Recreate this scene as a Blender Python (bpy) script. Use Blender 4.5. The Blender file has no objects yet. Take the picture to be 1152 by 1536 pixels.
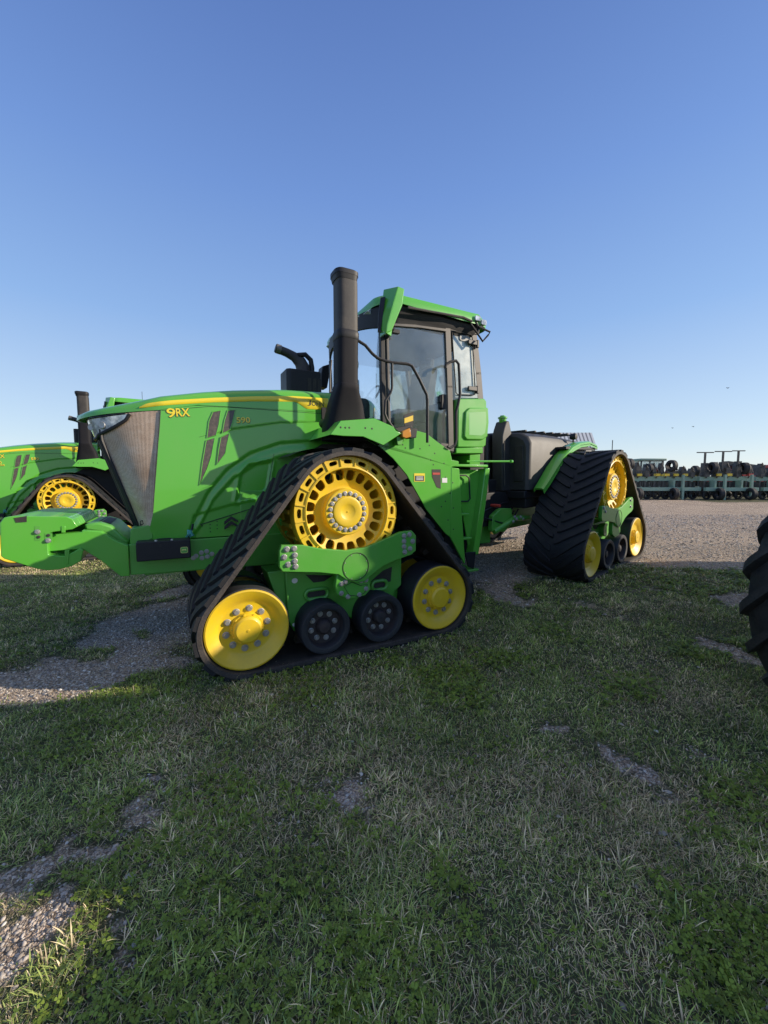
import bpy, bmesh, math, random
import numpy as np
from mathutils import Matrix, Vector
random.seed(7)
sin, cos, tan, pi, rad = math.sin, math.cos, math.tan, math.pi, math.radians
sc = bpy.context.scene
COL = sc.collection

# ------------------------------------------------------------------ camera
EYE = Vector((0, 0, 1.62)); PITCH = math.atan(48/600)
cd = bpy.data.cameras.new('camera'); cam = bpy.data.objects.new('camera', cd); COL.objects.link(cam)
cd.sensor_fit = 'VERTICAL'; cd.sensor_height = 36; cd.lens = 600/1536*36
cd.clip_start = 0.05; cd.clip_end = 3000
cam.location = EYE; cam.rotation_euler = (pi/2-PITCH, 0, 0)
sc.camera = cam

def ray(x, y):
    a = (x-576)/600; b = (768-y)/600; c, n = cos(PITCH), sin(PITCH)
    return Vector((a, c+b*n, -n+b*c))
def topx(P):
    c, n = cos(PITCH), sin(PITCH); Z = P[2]-1.62
    d = P[1]*c-Z*n; u = P[1]*n+Z*c
    return 576+600*P[0]/d, 768-600*u/d
class Frame:
    def __init__(s, o, rz, ph=0.0):
        s.M = Matrix.Translation(o) @ Matrix.Rotation(rz, 4, 'Z') @ Matrix.Rotation(-ph, 4, 'Y')
        s.O = Vector(o); s.a, s.s, s.n = [s.M.col[i].to_3d() for i in range(3)]
    def S(s, x, y, v=None, u=None, z=None):
        r = ray(x, y)
        ax, val = (s.s, v) if v is not None else ((s.a, u) if u is not None else (s.n, z))
        t = ((s.O-EYE).dot(ax)+val)/r.dot(ax)
        P = EYE+r*t-s.O
        return (P.dot(s.a), P.dot(s.s), P.dot(s.n))
F = Frame((-1.134, 5.285, 0), rad(28))            # front half of the tractor: u rearward, v away, z up
R = Frame((2.526, 7.784, .187), rad(41.34), .038)  # rear half, articulated
REL = F.M.inverted() @ R.M
def uz(pts, v, fr=F): return [(lambda q: (q[0], q[2]))(fr.S(x, y, v=v)) for x, y in pts]

# ------------------------------------------------------------------ ground height
def sst(t):
    t = np.clip(t, 0, 1); return t*t*(3-2*t)
def gh(x, y):
    p = (x+1.134)*.883+(y-5.285)*.469
    return .24*sst((p-1.0)/4.5) - .17*sst((-x-2.2)/3.6)*sst((y-4.5)/3.5)

# ------------------------------------------------------------------ objects
def tag(o, label=None, cat=None, group=None, kind=None):
    if label: o['label'] = label
    if cat: o['category'] = cat
    if group: o['group'] = group
    if kind: o['kind'] = kind
    return o
def thing(name, label, cat, M=None, group=None, loc=None, rz=0):
    o = bpy.data.objects.new(name, None); COL.objects.link(o); o.empty_display_size = .3
    if M is not None: o.matrix_world = M
    if loc is not None: o.location = loc; o.rotation_euler = (0, 0, rz)
    return tag(o, label, cat, group)

class MB:
    def __init__(s): s.v = []; s.f = []; s.m = []; s.cur = 0
    def add(s, vs, fs):
        n = len(s.v); s.v += [tuple(q) for q in vs]; s.f += [tuple(n+i for i in f) for f in fs]; s.m += [s.cur]*len(fs)
        return s
    def prism(s, pts, v0, v1):                # (u,z) outline swept along v
        n = len(pts)
        return s.add([(p[0], v0, p[1]) for p in pts]+[(p[0], v1, p[1]) for p in pts],
            [tuple(range(n)), tuple(range(2*n-1, n-1, -1))]+[(i, (i+1) % n, n+(i+1) % n, n+i) for i in range(n)])
    def plan(s, pts, z0, z1):                 # (u,v) outline swept along z
        n = len(pts)
        return s.add([(p[0], p[1], z0) for p in pts]+[(p[0], p[1], z1) for p in pts],
            [tuple(range(n)), tuple(range(2*n-1, n-1, -1))]+[(i, (i+1) % n, n+(i+1) % n, n+i) for i in range(n)])
    def cross(s, pts, u0, u1):                # (v,z) outline swept along u
        n = len(pts)
        return s.add([(u0, p[0], p[1]) for p in pts]+[(u1, p[0], p[1]) for p in pts],
            [tuple(range(n)), tuple(range(2*n-1, n-1, -1))]+[(i, (i+1) % n, n+(i+1) % n, n+i) for i in range(n)])
    def box(s, a, b):
        x0, y0, z0 = a; x1, y1, z1 = b
        return s.plan([(x0, y0), (x1, y0), (x1, y1), (x0, y1)], z0, z1)
    def tube(s, path, r, n=8, closed=False):
        P = [Vector(p) for p in path]; k = len(P); rings = []
        up = Vector((0, 0, 1)); rr = r if isinstance(r, (list, tuple)) else [r]*k
        prev = None
        for i in range(k):
            if closed: t = P[(i+1) % k]-P[i-1]
            else: t = P[min(i+1, k-1)]-P[max(i-1, 0)]
            t.normalize()
            if prev is None:
                x = t.cross(up)
                if x.length < .1: x = t.cross(Vector((1, 0, 0)))
            else: x = prev-t*prev.dot(t)
            x.normalize(); prev = x; y = t.cross(x)
            rings.append([P[i]+(x*cos(a)+y*sin(a))*rr[i] for a in [2*pi*j/n for j in range(n)]])
        vs = [q for g in rings for q in g]; fs = []
        for i in range(k if closed else k-1):
            for j in range(n):
                fs.append((i*n+j, i*n+(j+1) % n, ((i+1) % k)*n+(j+1) % n, ((i+1) % k)*n+j))
        if not closed: fs += [tuple(range(n-1, -1, -1)), tuple((k-1)*n+j for j in range(n))]
        return s.add(vs, fs)
    def lathe(s, prof, c=(0, 0), n=40, axis='v', caps=True):   # prof: (r, t) along the axis
        vs = []; fs = []; k = len(prof)
        for r, t in prof:
            for j in range(n):
                a = 2*pi*j/n
                if axis == 'v': vs.append((c[0]+r*cos(a), t, c[1]+r*sin(a)))
                elif axis == 'z': vs.append((c[0]+r*cos(a), c[1]+r*sin(a), t))
                else: vs.append((t, c[0]+r*cos(a), c[1]+r*sin(a)))
        for i in range(k-1):
            for j in range(n): fs.append((i*n+j, i*n+(j+1) % n, (i+1)*n+(j+1) % n, (i+1)*n+j))
        if caps: fs += [tuple(range(n)), tuple((k-1)*n+j for j in range(n))]
        return s.add(vs, fs)
    def grid(s, rows, closed=False):
        n = len(rows[0]); vs = [q for r in rows for q in r]; fs = []
        for i in range(len(rows)-1):
            for j in range(n if closed else n-1): fs.append((i*n+j, i*n+(j+1) % n, (i+1)*n+(j+1) % n, (i+1)*n+j))
        return s.add(vs, fs)
    def build(s, name, mat, parent=None, mirror=False, M=None, bevel=0, ang=32, recalc=True, smooth=True):
        me = bpy.data.meshes.new(name)
        vs = [(q[0], -q[1], q[2]) for q in s.v] if mirror else s.v
        me.from_pydata(vs, [], s.f)
        mats = mat if isinstance(mat, (list, tuple)) else [mat]
        for m in mats: me.materials.append(m)
        if len(mats) > 1: me.polygons.foreach_set('material_index', s.m)
        bm = bmesh.new(); bm.from_mesh(me)
        if recalc: bmesh.ops.recalc_face_normals(bm, faces=bm.faces)
        if smooth:
            for f in bm.faces: f.smooth = True
            for e in bm.edges:
                if len(e.link_faces) == 2 and e.calc_face_angle(0) > rad(ang): e.smooth = False
        bm.to_mesh(me); bm.free()
        o = bpy.data.objects.new(name, me); COL.objects.link(o)
        if parent is not None: o.parent = parent
        if M is not None: o.matrix_local = M
        if bevel:
            b = o.modifiers.new('bevel', 'BEVEL'); b.width = bevel; b.segments = 2; b.limit_method = 'ANGLE'; b.angle_limit = rad(35)
        return o
def dup(o, parent=None):
    c = o.copy(); COL.objects.link(c)
    if parent is not None: c.parent = parent
    for ch in list(o.children): dup(ch, c)
    return c

# ------------------------------------------------------------------ materials
def new_mat(name):
    m = bpy.data.materials.new(name); m.use_nodes = True; nt = m.node_tree
    return m, nt, nt.nodes['Principled BSDF']
def N(nt, t, **k):
    n = nt.nodes.new(t)
    for a, b in k.items():
        if hasattr(n, a): setattr(n, a, b)
        else: n.inputs[a].default_value = b
    return n
def noise(nt, scale, detail=4, rough=.6, coord='Object', vec=None):
    n = N(nt, 'ShaderNodeTexNoise'); n.inputs['Scale'].default_value = scale; n.inputs['Detail'].default_value = detail; n.inputs['Roughness'].default_value = rough
    if vec is None:
        tc = N(nt, 'ShaderNodeTexCoord'); vec = tc.outputs[coord]
    nt.links.new(vec, n.inputs['Vector']); return n
def ramp(nt, fac, stops):
    r = N(nt, 'ShaderNodeValToRGB'); nt.links.new(fac, r.inputs[0]); cr = r.color_ramp
    while len(cr.elements) < len(stops): cr.elements.new(.5)
    for e, (p, c) in zip(cr.elements, stops): e.position = p; e.color = (*c, 1) if len(c) == 3 else c
    return r
def mixc(nt, fac, a, b, bt='MIX'):
    m = N(nt, 'ShaderNodeMix', data_type='RGBA', blend_type=bt)
    for i, v in ((0, fac), (6, a), (7, b)):
        if hasattr(v, 'links'): nt.links.new(v, m.inputs[i])
        else: m.inputs[i].default_value = v if i == 0 else (*v, 1)
    return m.outputs[2]
def paint(name, col, rough=.32, dust=.12, dcol=(.36, .30, .22), coat=.25, bump=.0, metallic=0, dscale=3.0, spec=.5):
    m, nt, b = new_mat(name)
    n1 = noise(nt, dscale, 6, .65); n2 = noise(nt, 60, 3, .6)
    r1 = ramp(nt, n1.outputs[0], [(.35, (0, 0, 0)), (.8, (1, 1, 1))])
    mm = N(nt, 'ShaderNodeMath', operation='MULTIPLY'); nt.links.new(r1.outputs[0], mm.inputs[0]); nt.links.new(n2.outputs[0], mm.inputs[1])
    m2 = N(nt, 'ShaderNodeMath', operation='MULTIPLY'); nt.links.new(mm.outputs[0], m2.inputs[0]); m2.inputs[1].default_value = dust*2.2
    m3 = N(nt, 'ShaderNodeMath', operation='ADD'); nt.links.new(m2.outputs[0], m3.inputs[0]); m3.inputs[1].default_value = dust*.12
    nt.links.new(mixc(nt, m3.outputs[0], col, dcol), b.inputs['Base Color'])
    rr = N(nt, 'ShaderNodeMath', operation='MULTIPLY_ADD'); nt.links.new(n1.outputs[0], rr.inputs[0]); rr.inputs[1].default_value = .25; rr.inputs[2].default_value = rough-.1
    nt.links.new(rr.outputs[0], b.inputs['Roughness'])
    b.inputs['Coat Weight'].default_value = coat; b.inputs['Coat Roughness'].default_value = .05; b.inputs['Metallic'].default_value = metallic
    b.inputs['Specular IOR Level'].default_value = spec
    if bump:
        bn = noise(nt, 90, 4, .6); bp = N(nt, 'ShaderNodeBump'); bp.inputs['Strength'].default_value = bump; bp.inputs['Distance'].default_value = .004
        nt.links.new(bn.outputs[0], bp.inputs['Height']); nt.links.new(bp.outputs[0], b.inputs['Normal'])
    return m
GREEN = paint('green_paint', (.085, .42, .030), .30, .05, coat=.5)
GREEN2 = paint('green_cast_paint', (.07, .35, .030), .40, .10, coat=.15, bump=.15)
YELLOW = paint('yellow_paint', (.82, .54, .008), .42, .26, (.36, .24, .08), coat=.1, bump=.12, dscale=7)
STRIPE = paint('yellow_stripe', (.85, .66, .02), .4, .03)
BLACKP = paint('black_plastic', (.010, .010, .012), .5, .03, (.22, .19, .16), coat=0, bump=.2, spec=.3)
STACKM = paint('dusty_black_plastic', (.012, .011, .011), .62, .20, (.20, .17, .14), coat=0, bump=.1, dscale=5)
TANKM = paint('tank_plastic', (.014, .014, .014), .55, .14, (.26, .23, .20), coat=0, bump=.15, dscale=2)
PILLAR = paint('cab_pillar', (.028, .025, .024), .5, .26, (.34, .29, .24), coat=0)
STEEL = paint('zinc_steel', (.42, .42, .41), .45, .3, (.3, .28, .25), coat=0, metallic=.7, dscale=20)
DARK = paint('dark_gap', (.006, .006, .006), .7, .1, coat=0)
RUST = paint('rusty_rim', (.02, .02, .022), .6, .16, (.16, .06, .025), coat=0, dscale=8)
ROLLER = paint('roller_rubber', (.011, .012, .016), .55, .12, (.12, .12, .12), coat=0, bump=.2)
WHITEL = paint('white_label', (.75, .75, .72), .5, .05, coat=0)
SEAT = paint('seat_fabric', (.07, .075, .075), .8, .2, coat=0)
LINER = paint('cab_lining', (.6, .64, .6), .8, .2, coat=0)
def rubber(name, col, dust, dc):
    m, nt, b = new_mat(name)
    n1 = noise(nt, 6, 6, .7); n2 = noise(nt, 70, 4, .7)
    f = N(nt, 'ShaderNodeMath', operation='MULTIPLY'); nt.links.new(n1.outputs[0], f.inputs[0]); nt.links.new(n2.outputs[0], f.inputs[1])
    r = ramp(nt, f.outputs[0], [(.15, tuple(c*.8 for c in col)), (.5, tuple(c*(1-dust)+d*dust for c, d in zip(col, dc)))])
    nt.links.new(r.outputs[0], b.inputs['Base Color']); b.inputs['Roughness'].default_value = .68; b.inputs['Specular IOR Level'].default_value = .35
    bp = N(nt, 'ShaderNodeBump'); bp.inputs['Strength'].default_value = .35; bp.inputs['Distance'].default_value = .004
    nt.links.new(n2.outputs[0], bp.inputs['Height']); nt.links.new(bp.outputs[0], b.inputs['Normal'])
    return m
RUB = rubber('track_rubber', (.009, .010, .013), .16, (.075, .068, .062))
RUBE = rubber('track_edge_rubber', (.028, .025, .024), .6, (.15, .12, .10))
RUBI = rubber('track_inner_rubber', (.016, .015, .014), .6, (.10, .075, .05))
TYRE = rubber('tyre_rubber', (.012, .012, .015), .5, (.085, .078, .07))
def glass(name, tint, dust, gl=.35):
    m = bpy.data.materials.new(name); m.use_nodes = True; nt = m.node_tree; nt.nodes.clear()
    out = N(nt, 'ShaderNodeOutputMaterial'); tr = N(nt, 'ShaderNodeBsdfTransparent'); tr.inputs[0].default_value = (*tint, 1)
    g = N(nt, 'ShaderNodeBsdfGlossy'); g.inputs['Roughness'].default_value = .03; g.inputs[0].default_value = (.95, .98, 1, 1)
    d = N(nt, 'ShaderNodeBsdfDiffuse'); d.inputs[0].default_value = (.52, .64, .60, 1)
    g2 = N(nt, 'ShaderNodeBsdfGlossy'); g2.inputs['Roughness'].default_value = gl
    fr = N(nt, 'ShaderNodeFresnel'); fr.inputs[0].default_value = 1.5
    a = N(nt, 'ShaderNodeMath', operation='MULTIPLY_ADD'); nt.links.new(fr.outputs[0], a.inputs[0]); a.inputs[1].default_value = .75; a.inputs[2].default_value = .02; a.use_clamp = True
    m1 = N(nt, 'ShaderNodeMixShader'); nt.links.new(a.outputs[0], m1.inputs[0]); nt.links.new(tr.outputs[0], m1.inputs[1]); nt.links.new(g.outputs[0], m1.inputs[2])
    n1 = noise(nt, 2.5, 6, .7); r = ramp(nt, n1.outputs[0], [(.3, (dust*.4,)*3), (.75, (dust*1.6,)*3)])
    dd = N(nt, 'ShaderNodeMixShader'); dd.inputs[0].default_value = .25; nt.links.new(d.outputs[0], dd.inputs[1]); nt.links.new(g2.outputs[0], dd.inputs[2])
    m2 = N(nt, 'ShaderNodeMixShader'); nt.links.new(r.outputs[0], m2.inputs[0]); nt.links.new(m1.outputs[0], m2.inputs[1]); nt.links.new(dd.outputs[0], m2.inputs[2])
    nt.links.new(m2.outputs[0], out.inputs[0]); return m
GLASS = glass('cab_glass', (.95, .985, .975), .065)
GLASSR = glass('dusty_glare_glass', (.9, .96, .93), .46, .3)  # dust raised so the pane also carries painted sun glare
LENS, nt, b = new_mat('lamp_lens'); b.inputs['Base Color'].default_value = (.7, .75, .78, 1); b.inputs['Roughness'].default_value = .08; b.inputs['Metallic'].default_value = .35
n1 = noise(nt, 14, 2); r = ramp(nt, n1.outputs[0], [(.35, (.25, .28, .30)), (.6, (.85, .88, .9))]); nt.links.new(r.outputs[0], b.inputs['Base Color'])
ORANGE, nt, b = new_mat('amber_lens'); b.inputs['Base Color'].default_value = (.55, .22, .03, 1); b.inputs['Roughness'].default_value = .2
REDM = paint('red_paint', (.5, .03, .02), .4, .1)
CYAN = paint('teal_strap', (.05, .35, .32), .6, .2, coat=0)
# perforated grille: fine dot mesh over dusty brown
MESH, nt, b = new_mat('perforated_screen')
tc = N(nt, 'ShaderNodeTexCoord'); vo = N(nt, 'ShaderNodeTexVoronoi'); vo.inputs['Scale'].default_value = 110; vo.inputs['Randomness'].default_value = .25; nt.links.new(tc.outputs['Object'], vo.inputs['Vector'])
n1 = noise(nt, 2.2, 6, .75); n2 = noise(nt, 240, 2, .6)
c1 = ramp(nt, n1.outputs[0], [(.3, (.30, .18, .10)), (.5, (.50, .36, .25)), (.72, (.58, .50, .42))])
hole = ramp(nt, vo.outputs['Distance'], [(.25, (.015, .012, .01)), (.42, (1, 1, 1))])
nt.links.new(mixc(nt, .75, c1.outputs[0], mixc(nt, 1.0, c1.outputs[0], hole.outputs[0], 'MULTIPLY')), b.inputs['Base Color'])
rr = ramp(nt, n2.outputs[0], [(.3, (.25,)*3), (.8, (.55,)*3)]); nt.links.new(rr.outputs[0], b.inputs['Roughness']); b.inputs['Specular IOR Level'].default_value = .6
b.inputs['Coat Weight'].default_value = .12; b.inputs['Coat Roughness'].default_value = .12
GRILLD = paint('vent_screen', (.035, .03, .026), .5, .5, (.16, .12, .09), coat=.2, dscale=30)
# caution sticker: yellow head, dark text block with light lines
# ================================================================== the articulated tractor
root = thing('articulated_tractor', 'big green tracked tractor with yellow wheels parked in the middle of the grass', 'tractor', F.M, 'green articulated track tractors')

# ---- crawler track path: hull of two idlers and the drive wheel
CI1, CI2, CD = (-.965, .393), (.965, .393), (-.06, 1.33)
RI, RD = .345, .505
def hull():
    cs = [(CI1, RI), (CI2, RI), (CD, RD)]; segs = []
    ns = []
    for i in range(3):
        (c0, r0), (c1, r1) = cs[i], cs[(i+1) % 3]
        d = Vector((c1[0]-c0[0], c1[1]-c0[1])); L = d.length; d /= L; rt = Vector((d.y, -d.x))
        k = (r0-r1)/L; n = d*k+rt*math.sqrt(1-k*k); ns.append(n)
    for i in range(3):
        (c0, r0), (c1, r1) = cs[i], cs[(i+1) % 3]; n = ns[i]
        p0 = Vector(c0)+n*r0; p1 = Vector(c1)+n*r1
        segs.append(('L', p0, p1, n, (p1-p0).length))
        a0 = math.atan2(n.y, n.x); n2 = ns[(i+1) % 3]; a1 = math.atan2(n2.y, n2.x)
        while a1 < a0: a1 += 2*pi
        segs.append(('A', Vector(c1), r1, (a0, a1), r1*(a1-a0)))
    return segs
SEG = hull(); TLEN = sum(q[4] for q in SEG)
def tp(s, h=0):
    s %= TLEN
    for q in SEG:
        if s <= q[4]+1e-9:
            if q[0] == 'L':
                p = q[1].lerp(q[2], s/q[4]); return (p.x+q[3].x*h, p.y+q[3].y*h)
            a = q[3][0]+(q[3][1]-q[3][0])*s/q[4]; return (q[1].x+(q[2]+h)*cos(a), q[1].y+(q[2]+h)*sin(a))
        s -= q[4]
    return tp(0, h)
V0, V1 = -1.90, -1.0
def sector_ring(mb, c, r0, r1, h0, h1, aw, n, v, th, off=0, cone=0):
    """annular plate r0..r1 with n rounded slots h0..h1 (angular half width aw in metres)"""
    K = 20
    for i in range(n):
        a0 = 2*pi*(i+off)/n; da = pi/n; rm = (h0+h1)/2; hr = (h1-h0)/2; ha = aw
        inner = []; outer = []
        for k in range(K):
            t = 2*pi*k/K+pi/4
            cx, sx = cos(t), sin(t); e = .62
            ir = rm+hr*math.copysign(abs(sx)**e, sx); ia = a0+ha/rm*math.copysign(abs(cx)**e, cx)
            m = max(abs(cx), abs(sx)); orr = (r0+r1)/2+(r1-r0)/2*sx/m; oa = a0+da*cx/m
            inner.append((ir, ia)); outer.append((orr, oa))
        P = lambda q, vv: (c[0]+q[0]*cos(q[1]), vv+cone*(r1-q[0])/(r1-r0), c[1]+q[0]*sin(q[1]))
        vs = [P(q, v) for q in outer]+[P(q, v) for q in inner]+[P(q, v+th) for q in inner]+[P(q, v+th) for q in outer]
        fs = []
        for k in range(K):
            k2 = (k+1) % K
            fs += [(k, k2, K+k2, K+k), (K+k, K+k2, 2*K+k2, 2*K+k), (2*K+k, 2*K+k2, 3*K+k2, 3*K+k)]
        mb.add(vs, fs)
def bolt_mesh(r=.021, h=.02):
    mb = MB(); mb.lathe([(r*1.3, 0), (r*1.3, -.004), (r*1.2, -.005)], n=14); mb.lathe([(r*.98, -.004), (r*.98, -h*.8), (r*.84, -h)], n=6); o = mb.build('bolt', STEEL, smooth=False); me = o.data; bpy.data.objects.remove(o); return me
BOLT = bolt_mesh()
def bolt(parent, u, v, z, s=1, ax=0, name='bolt'):
    o = bpy.data.objects.new(name, BOLT); COL.objects.link(o); o.parent = parent; o.location = (u, v, z); o.scale = (s, s, s); o.rotation_euler = (0, random.random()*6, 0)
    return o

def wheel_bolts(par, c, r, n, v, full, s=1, off=.3):
    if full:
        for i in range(n):
            a = 2*pi*(i+off)/n; bolt(par, c[0]+r*cos(a), v, c[1]+r*sin(a), s)
def make_track(parent, side, M=None, full=True):
    mir = side > 0; fb = full and not mir
    # belt
    mb = MB(); K = 150
    prof = [(V0, .0), (V0, .045), (V1, .045), (V1, .0)]
    rows = []
    for i in range(K+1):
        s = TLEN*i/K
        rows.append([(lambda p: (p[0], v, p[1]))(tp(s, h)) for v, h in [(V0+.02, 0), (V0, .006), (V0, .040), (V0+.008, .045), (V1-.008, .045), (V1, .04), (V1, .006), (V1-.02, 0)]])
    n = 8
    for j in range(n):
        j2 = (j+1) % n
        mb.cur = 2 if j in (0, 1, 2, 4, 5, 6) and j in (0, 1, 2) else (1 if j == 7 else 0)
        for i in range(K): mb.add([rows[i][j], rows[i][j2], rows[i+1][j2], rows[i+1][j]], [(0, 1, 2, 3)])
    # chevron lugs
    nl = 40; pitch = TLEN/nl
    for i in range(nl):
        for half in (0, 1):
            vc = (V0+V1)/2; ve = V0+.004 if half == 0 else V1-.004; v_in = vc+(-.02 if half == 0 else .02)*1
            s0 = i*pitch+(half*.5)*pitch
            m = 9; sec = []
            for k in range(m):
                t = k/(m-1); v = v_in+(ve-v_in)*t
                sh = -.30*t**1.1
                w = .034+.012*t; hh = .030
                if t < .08: w *= .6
                q = []
                for dw, h in ((-w-.010, .043), (-w, .045+hh), (w, .045+hh), (w+.010, .043)):
                    p = tp(s0+sh+dw, h if not (t == 0 and h > .05) else .07); q.append((p[0], v, p[1]))
                sec.append(q)
            mb.cur = 0; mb.grid(sec)
            mb.add(sec[0], [(0, 1, 2, 3)]); mb.add(sec[-1], [(3, 2, 1, 0)])
    mb.cur = 1
    for i in range(nl):          # guide blocks along the middle of the inside
        s = i*pitch; q = []
        for ds, h, vv in ((-.035, .002, .05), (.035, .002, .05), (.02, -.06, .03), (-.02, -.06, .03)):
            p = tp(s+ds, h); q += [(p[0], -1.45-vv, p[1]), (p[0], -1.45+vv, p[1])]
        mb.add(q, [(0, 1, 3, 2), (2, 3, 5, 4), (4, 5, 7, 6), (6, 7, 1, 0), (0, 2, 4, 6), (1, 7, 5, 3)])
    # weld strips of the belt for smooth shading
    belt = mb.build('track_belt', [RUB, RUBI, RUBE], parent, mir, M, recalc=False)
    bm = bmesh.new(); bm.from_mesh(belt.data); bmesh.ops.remove_doubles(bm, verts=bm.verts, dist=.0004)
    bmesh.ops.recalc_face_normals(bm, faces=bm.faces)
    for f in bm.faces: f.smooth = True
    for e in bm.edges:
        if len(e.link_faces) == 2 and e.calc_face_angle(0) > rad(28): e.smooth = False
    bm.to_mesh(belt.data); bm.free()
    # idler wheels
    for c in (CI1, CI2):
        mb = MB(); mb.cur = 1
        for va, vb in ((-1.85, -1.54), (-1.36, -1.05)):
            mb.lathe([(.335, va), (.345, va+.012), (.345, vb-.012), (.33, vb), (.25, vb)], c, 56, caps=False)
        mb.cur = 0
        mb.lathe([(.336, -1.845), (.334, -1.858), (.322, -1.862), (.30, -1.853), (.262, -1.835), (.235, -1.815), (.222, -1.805), (.208, -1.802), (.135, -1.802), (.132, -1.815), (.126, -1.83), (.118, -1.83), (.112, -1.862), (.100, -1.874), (.094, -1.878), (.086, -1.879), (.03, -1.879), (.012, -1.879), (.010, -1.884), (.0015, -1.884)], c, 56, caps=False)
        for i in range(10):
            a = 2*pi*(i+.8)/10; mb.lathe([(.012, -1.828), (.011, -1.842), (.002, -1.844)], (c[0]+.121*cos(a), c[1]+.121*sin(a)), 8)
        mb.lathe([(.31, -1.06), (.10, -1.12), (.10, -1.5), (.32, -1.56)], c, 40)
        w = mb.build('idler_wheel', [YELLOW, ROLLER], parent, mir, M, ang=26)
        if full or mir:
            if not mir:
                wheel_bolts(w, c, .168, 10, -1.802, fb, 1.05)
    # rollers
    for cu in (-.29, .285):
        c = (cu, .283)
        mb = MB(); mb.cur = 0
        for va, vb in ((-1.86, -1.60), (-1.30, -1.04)):
            mb.lathe([(.17, va+.03), (.178, va+.004), (.19, va), (.226, va), (.235, va+.012), (.235, vb-.012), (.22, vb), (.12, vb)], c, 44, caps=False)
        mb.cur = 1
        mb.lathe([(.178, -1.85), (.170, -1.80), (.165, -1.765), (.075, -1.765), (.07, -1.80), (.05, -1.825), (.002, -1.83)], c, 40, caps=False)
        mb.lathe([(.1, -1.1), (.06, -1.2), (.06, -1.7), (.1, -1.72)], c, 20)
        w = mb.build('mid_roller', [ROLLER, RUST], parent, mir, M, ang=40)
        if fb: wheel_bolts(w, c, .118, 8, -1.765, True, .95)
    # drive wheel
    mb = MB()
    sector_ring(mb, CD, .412, .502, .437, .476, .040, 20, -1.835, .02)
    sector_ring(mb, CD, .245, .402, .290, .386, .042, 20, -1.79, .035, .5, .05)
    sector_ring(mb, CD, .412, .502, .437, .476, .040, 20, -1.08, .02)
    sector_ring(mb, CD, .245, .402, .272, .391, .041, 20, -1.15, .03, .5)
    mb.lathe([(.413, -1.765), (.413, -1.845), (.402, -1.85), (.396, -1.845), (.396, -1.765)], CD, 72, caps=False)
    mb.lathe([(.50, -1.838), (.505, -1.832), (.505, -1.70), (.498, -1.70), (.498, -1.82)], CD, 72, caps=False)
    mb.lathe([(.50, -1.07), (.505, -1.08), (.505, -1.22), (.498, -1.22)], CD, 72, caps=False)
    mb.lathe([(.248, -1.741), (.236, -1.737), (.222, -1.737), (.216, -1.742), (.214, -1.812), (.206, -1.82), (.142, -1.82), (.140, -1.828), (.134, -1.831), (.120, -1.832), (.075, -1.832), (.070, -1.830), (.050, -1.822), (.02, -1.819), (.008, -1.819), (.006, -1.824), (.001, -1.824)], CD, 64, caps=False)
    mb.lathe([(.25, -1.66), (.22, -1.60), (.22, -1.3), (.3, -1.16)], CD, 48, caps=False)
    mb.lathe([(.415, -1.75), (.40, -1.62), (.40, -1.3), (.415, -1.1)], CD, 48, caps=False)
    for i in range(20):           # cross ribs of the rim and teeth behind the slots
        a = 2*pi*(i+.5)/20; d = Vector((cos(a), sin(a))); t = Vector((-d.y, d.x))
        q = [Vector(CD)+d*.413+t*.005, Vector(CD)+d*.413-t*.005, Vector(CD)+d*.499-t*.005, Vector(CD)+d*.499+t*.005]
        mb.prism([tuple(p) for p in q], -1.846, -1.72)
    for i in range(24):
        a = 2*pi*i/24; d = Vector((cos(a), sin(a))); t = Vector((-d.y, d.x))
        q = [Vector(CD)+d*.40+t*.02, Vector(CD)+d*.40-t*.02, Vector(CD)+d*.50-t*.02, Vector(CD)+d*.50+t*.02]
        mb.prism([tuple(p) for p in q], -1.62, -1.30)
    w = mb.build('drive_wheel', YELLOW, parent, mir, M, ang=35)
    if fb: wheel_bolts(w, CD, .168, 20, -1.82, True, .8, .5)
    elif full is False and not mir: wheel_bolts(w, CD, .168, 20, -1.82, True, .8, .5)
    # bogie beam
    S = lambda pts, v: uz(pts, v, F)
    bv = -1.885
    outl = S([(419, 827), (422, 818), (455, 818), (480, 823), (520, 826), (550, 821), (580, 808), (602, 798), (618, 796), (624, 803), (624, 826), (617, 832), (590, 842), (574, 850), (556, 864), (548, 872), (534, 874), (520, 870), (508, 862), (480, 859), (424, 858), (419, 851)], bv)
    mb = MB(); mb.prism(outl, bv, bv+.05); b = mb.build('bogie_beam', GREEN2, parent, mir, M, bevel=.006)
    if not mir:
        for q in ([(430, 824), (441, 823), (426, 836), (442, 833), (442, 842), (432, 847), (443, 850), (606, 804), (614, 802), (606, 812), (619, 812), (606, 820), (615, 823), (607, 828)] if fb else [(430, 824), (441, 833), (606, 804), (606, 820)]):
            p = F.S(q[0], q[1], v=bv); bolt(b, p[0], bv, p[2], .95)
        c = F.S(534, 850, v=bv); mb = MB()
        mb.tube([(c[0]+.128*cos(a), bv-.002, c[2]+.128*sin(a)) for a in [2*pi*i/40 for i in range(40)]], .0035, 5, True)
        mb.build('cover_seam', DARK, b)
        if fb:
            for i in range(8):
                a = 2*pi*(i+.5)/8; bolt(b, c[0]+.115*cos(a), bv+.003, c[2]+.115*sin(a), .28)
    mb = MB(); so = S([(506, 858), (553, 860), (556, 884), (548, 893), (525, 899), (506, 892), (503, 880)], -1.86); mb.prism(so, -1.86, -1.80)
    sd = mb.build('pivot_saddle', GREEN2, parent, mir, M, bevel=.006)
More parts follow.
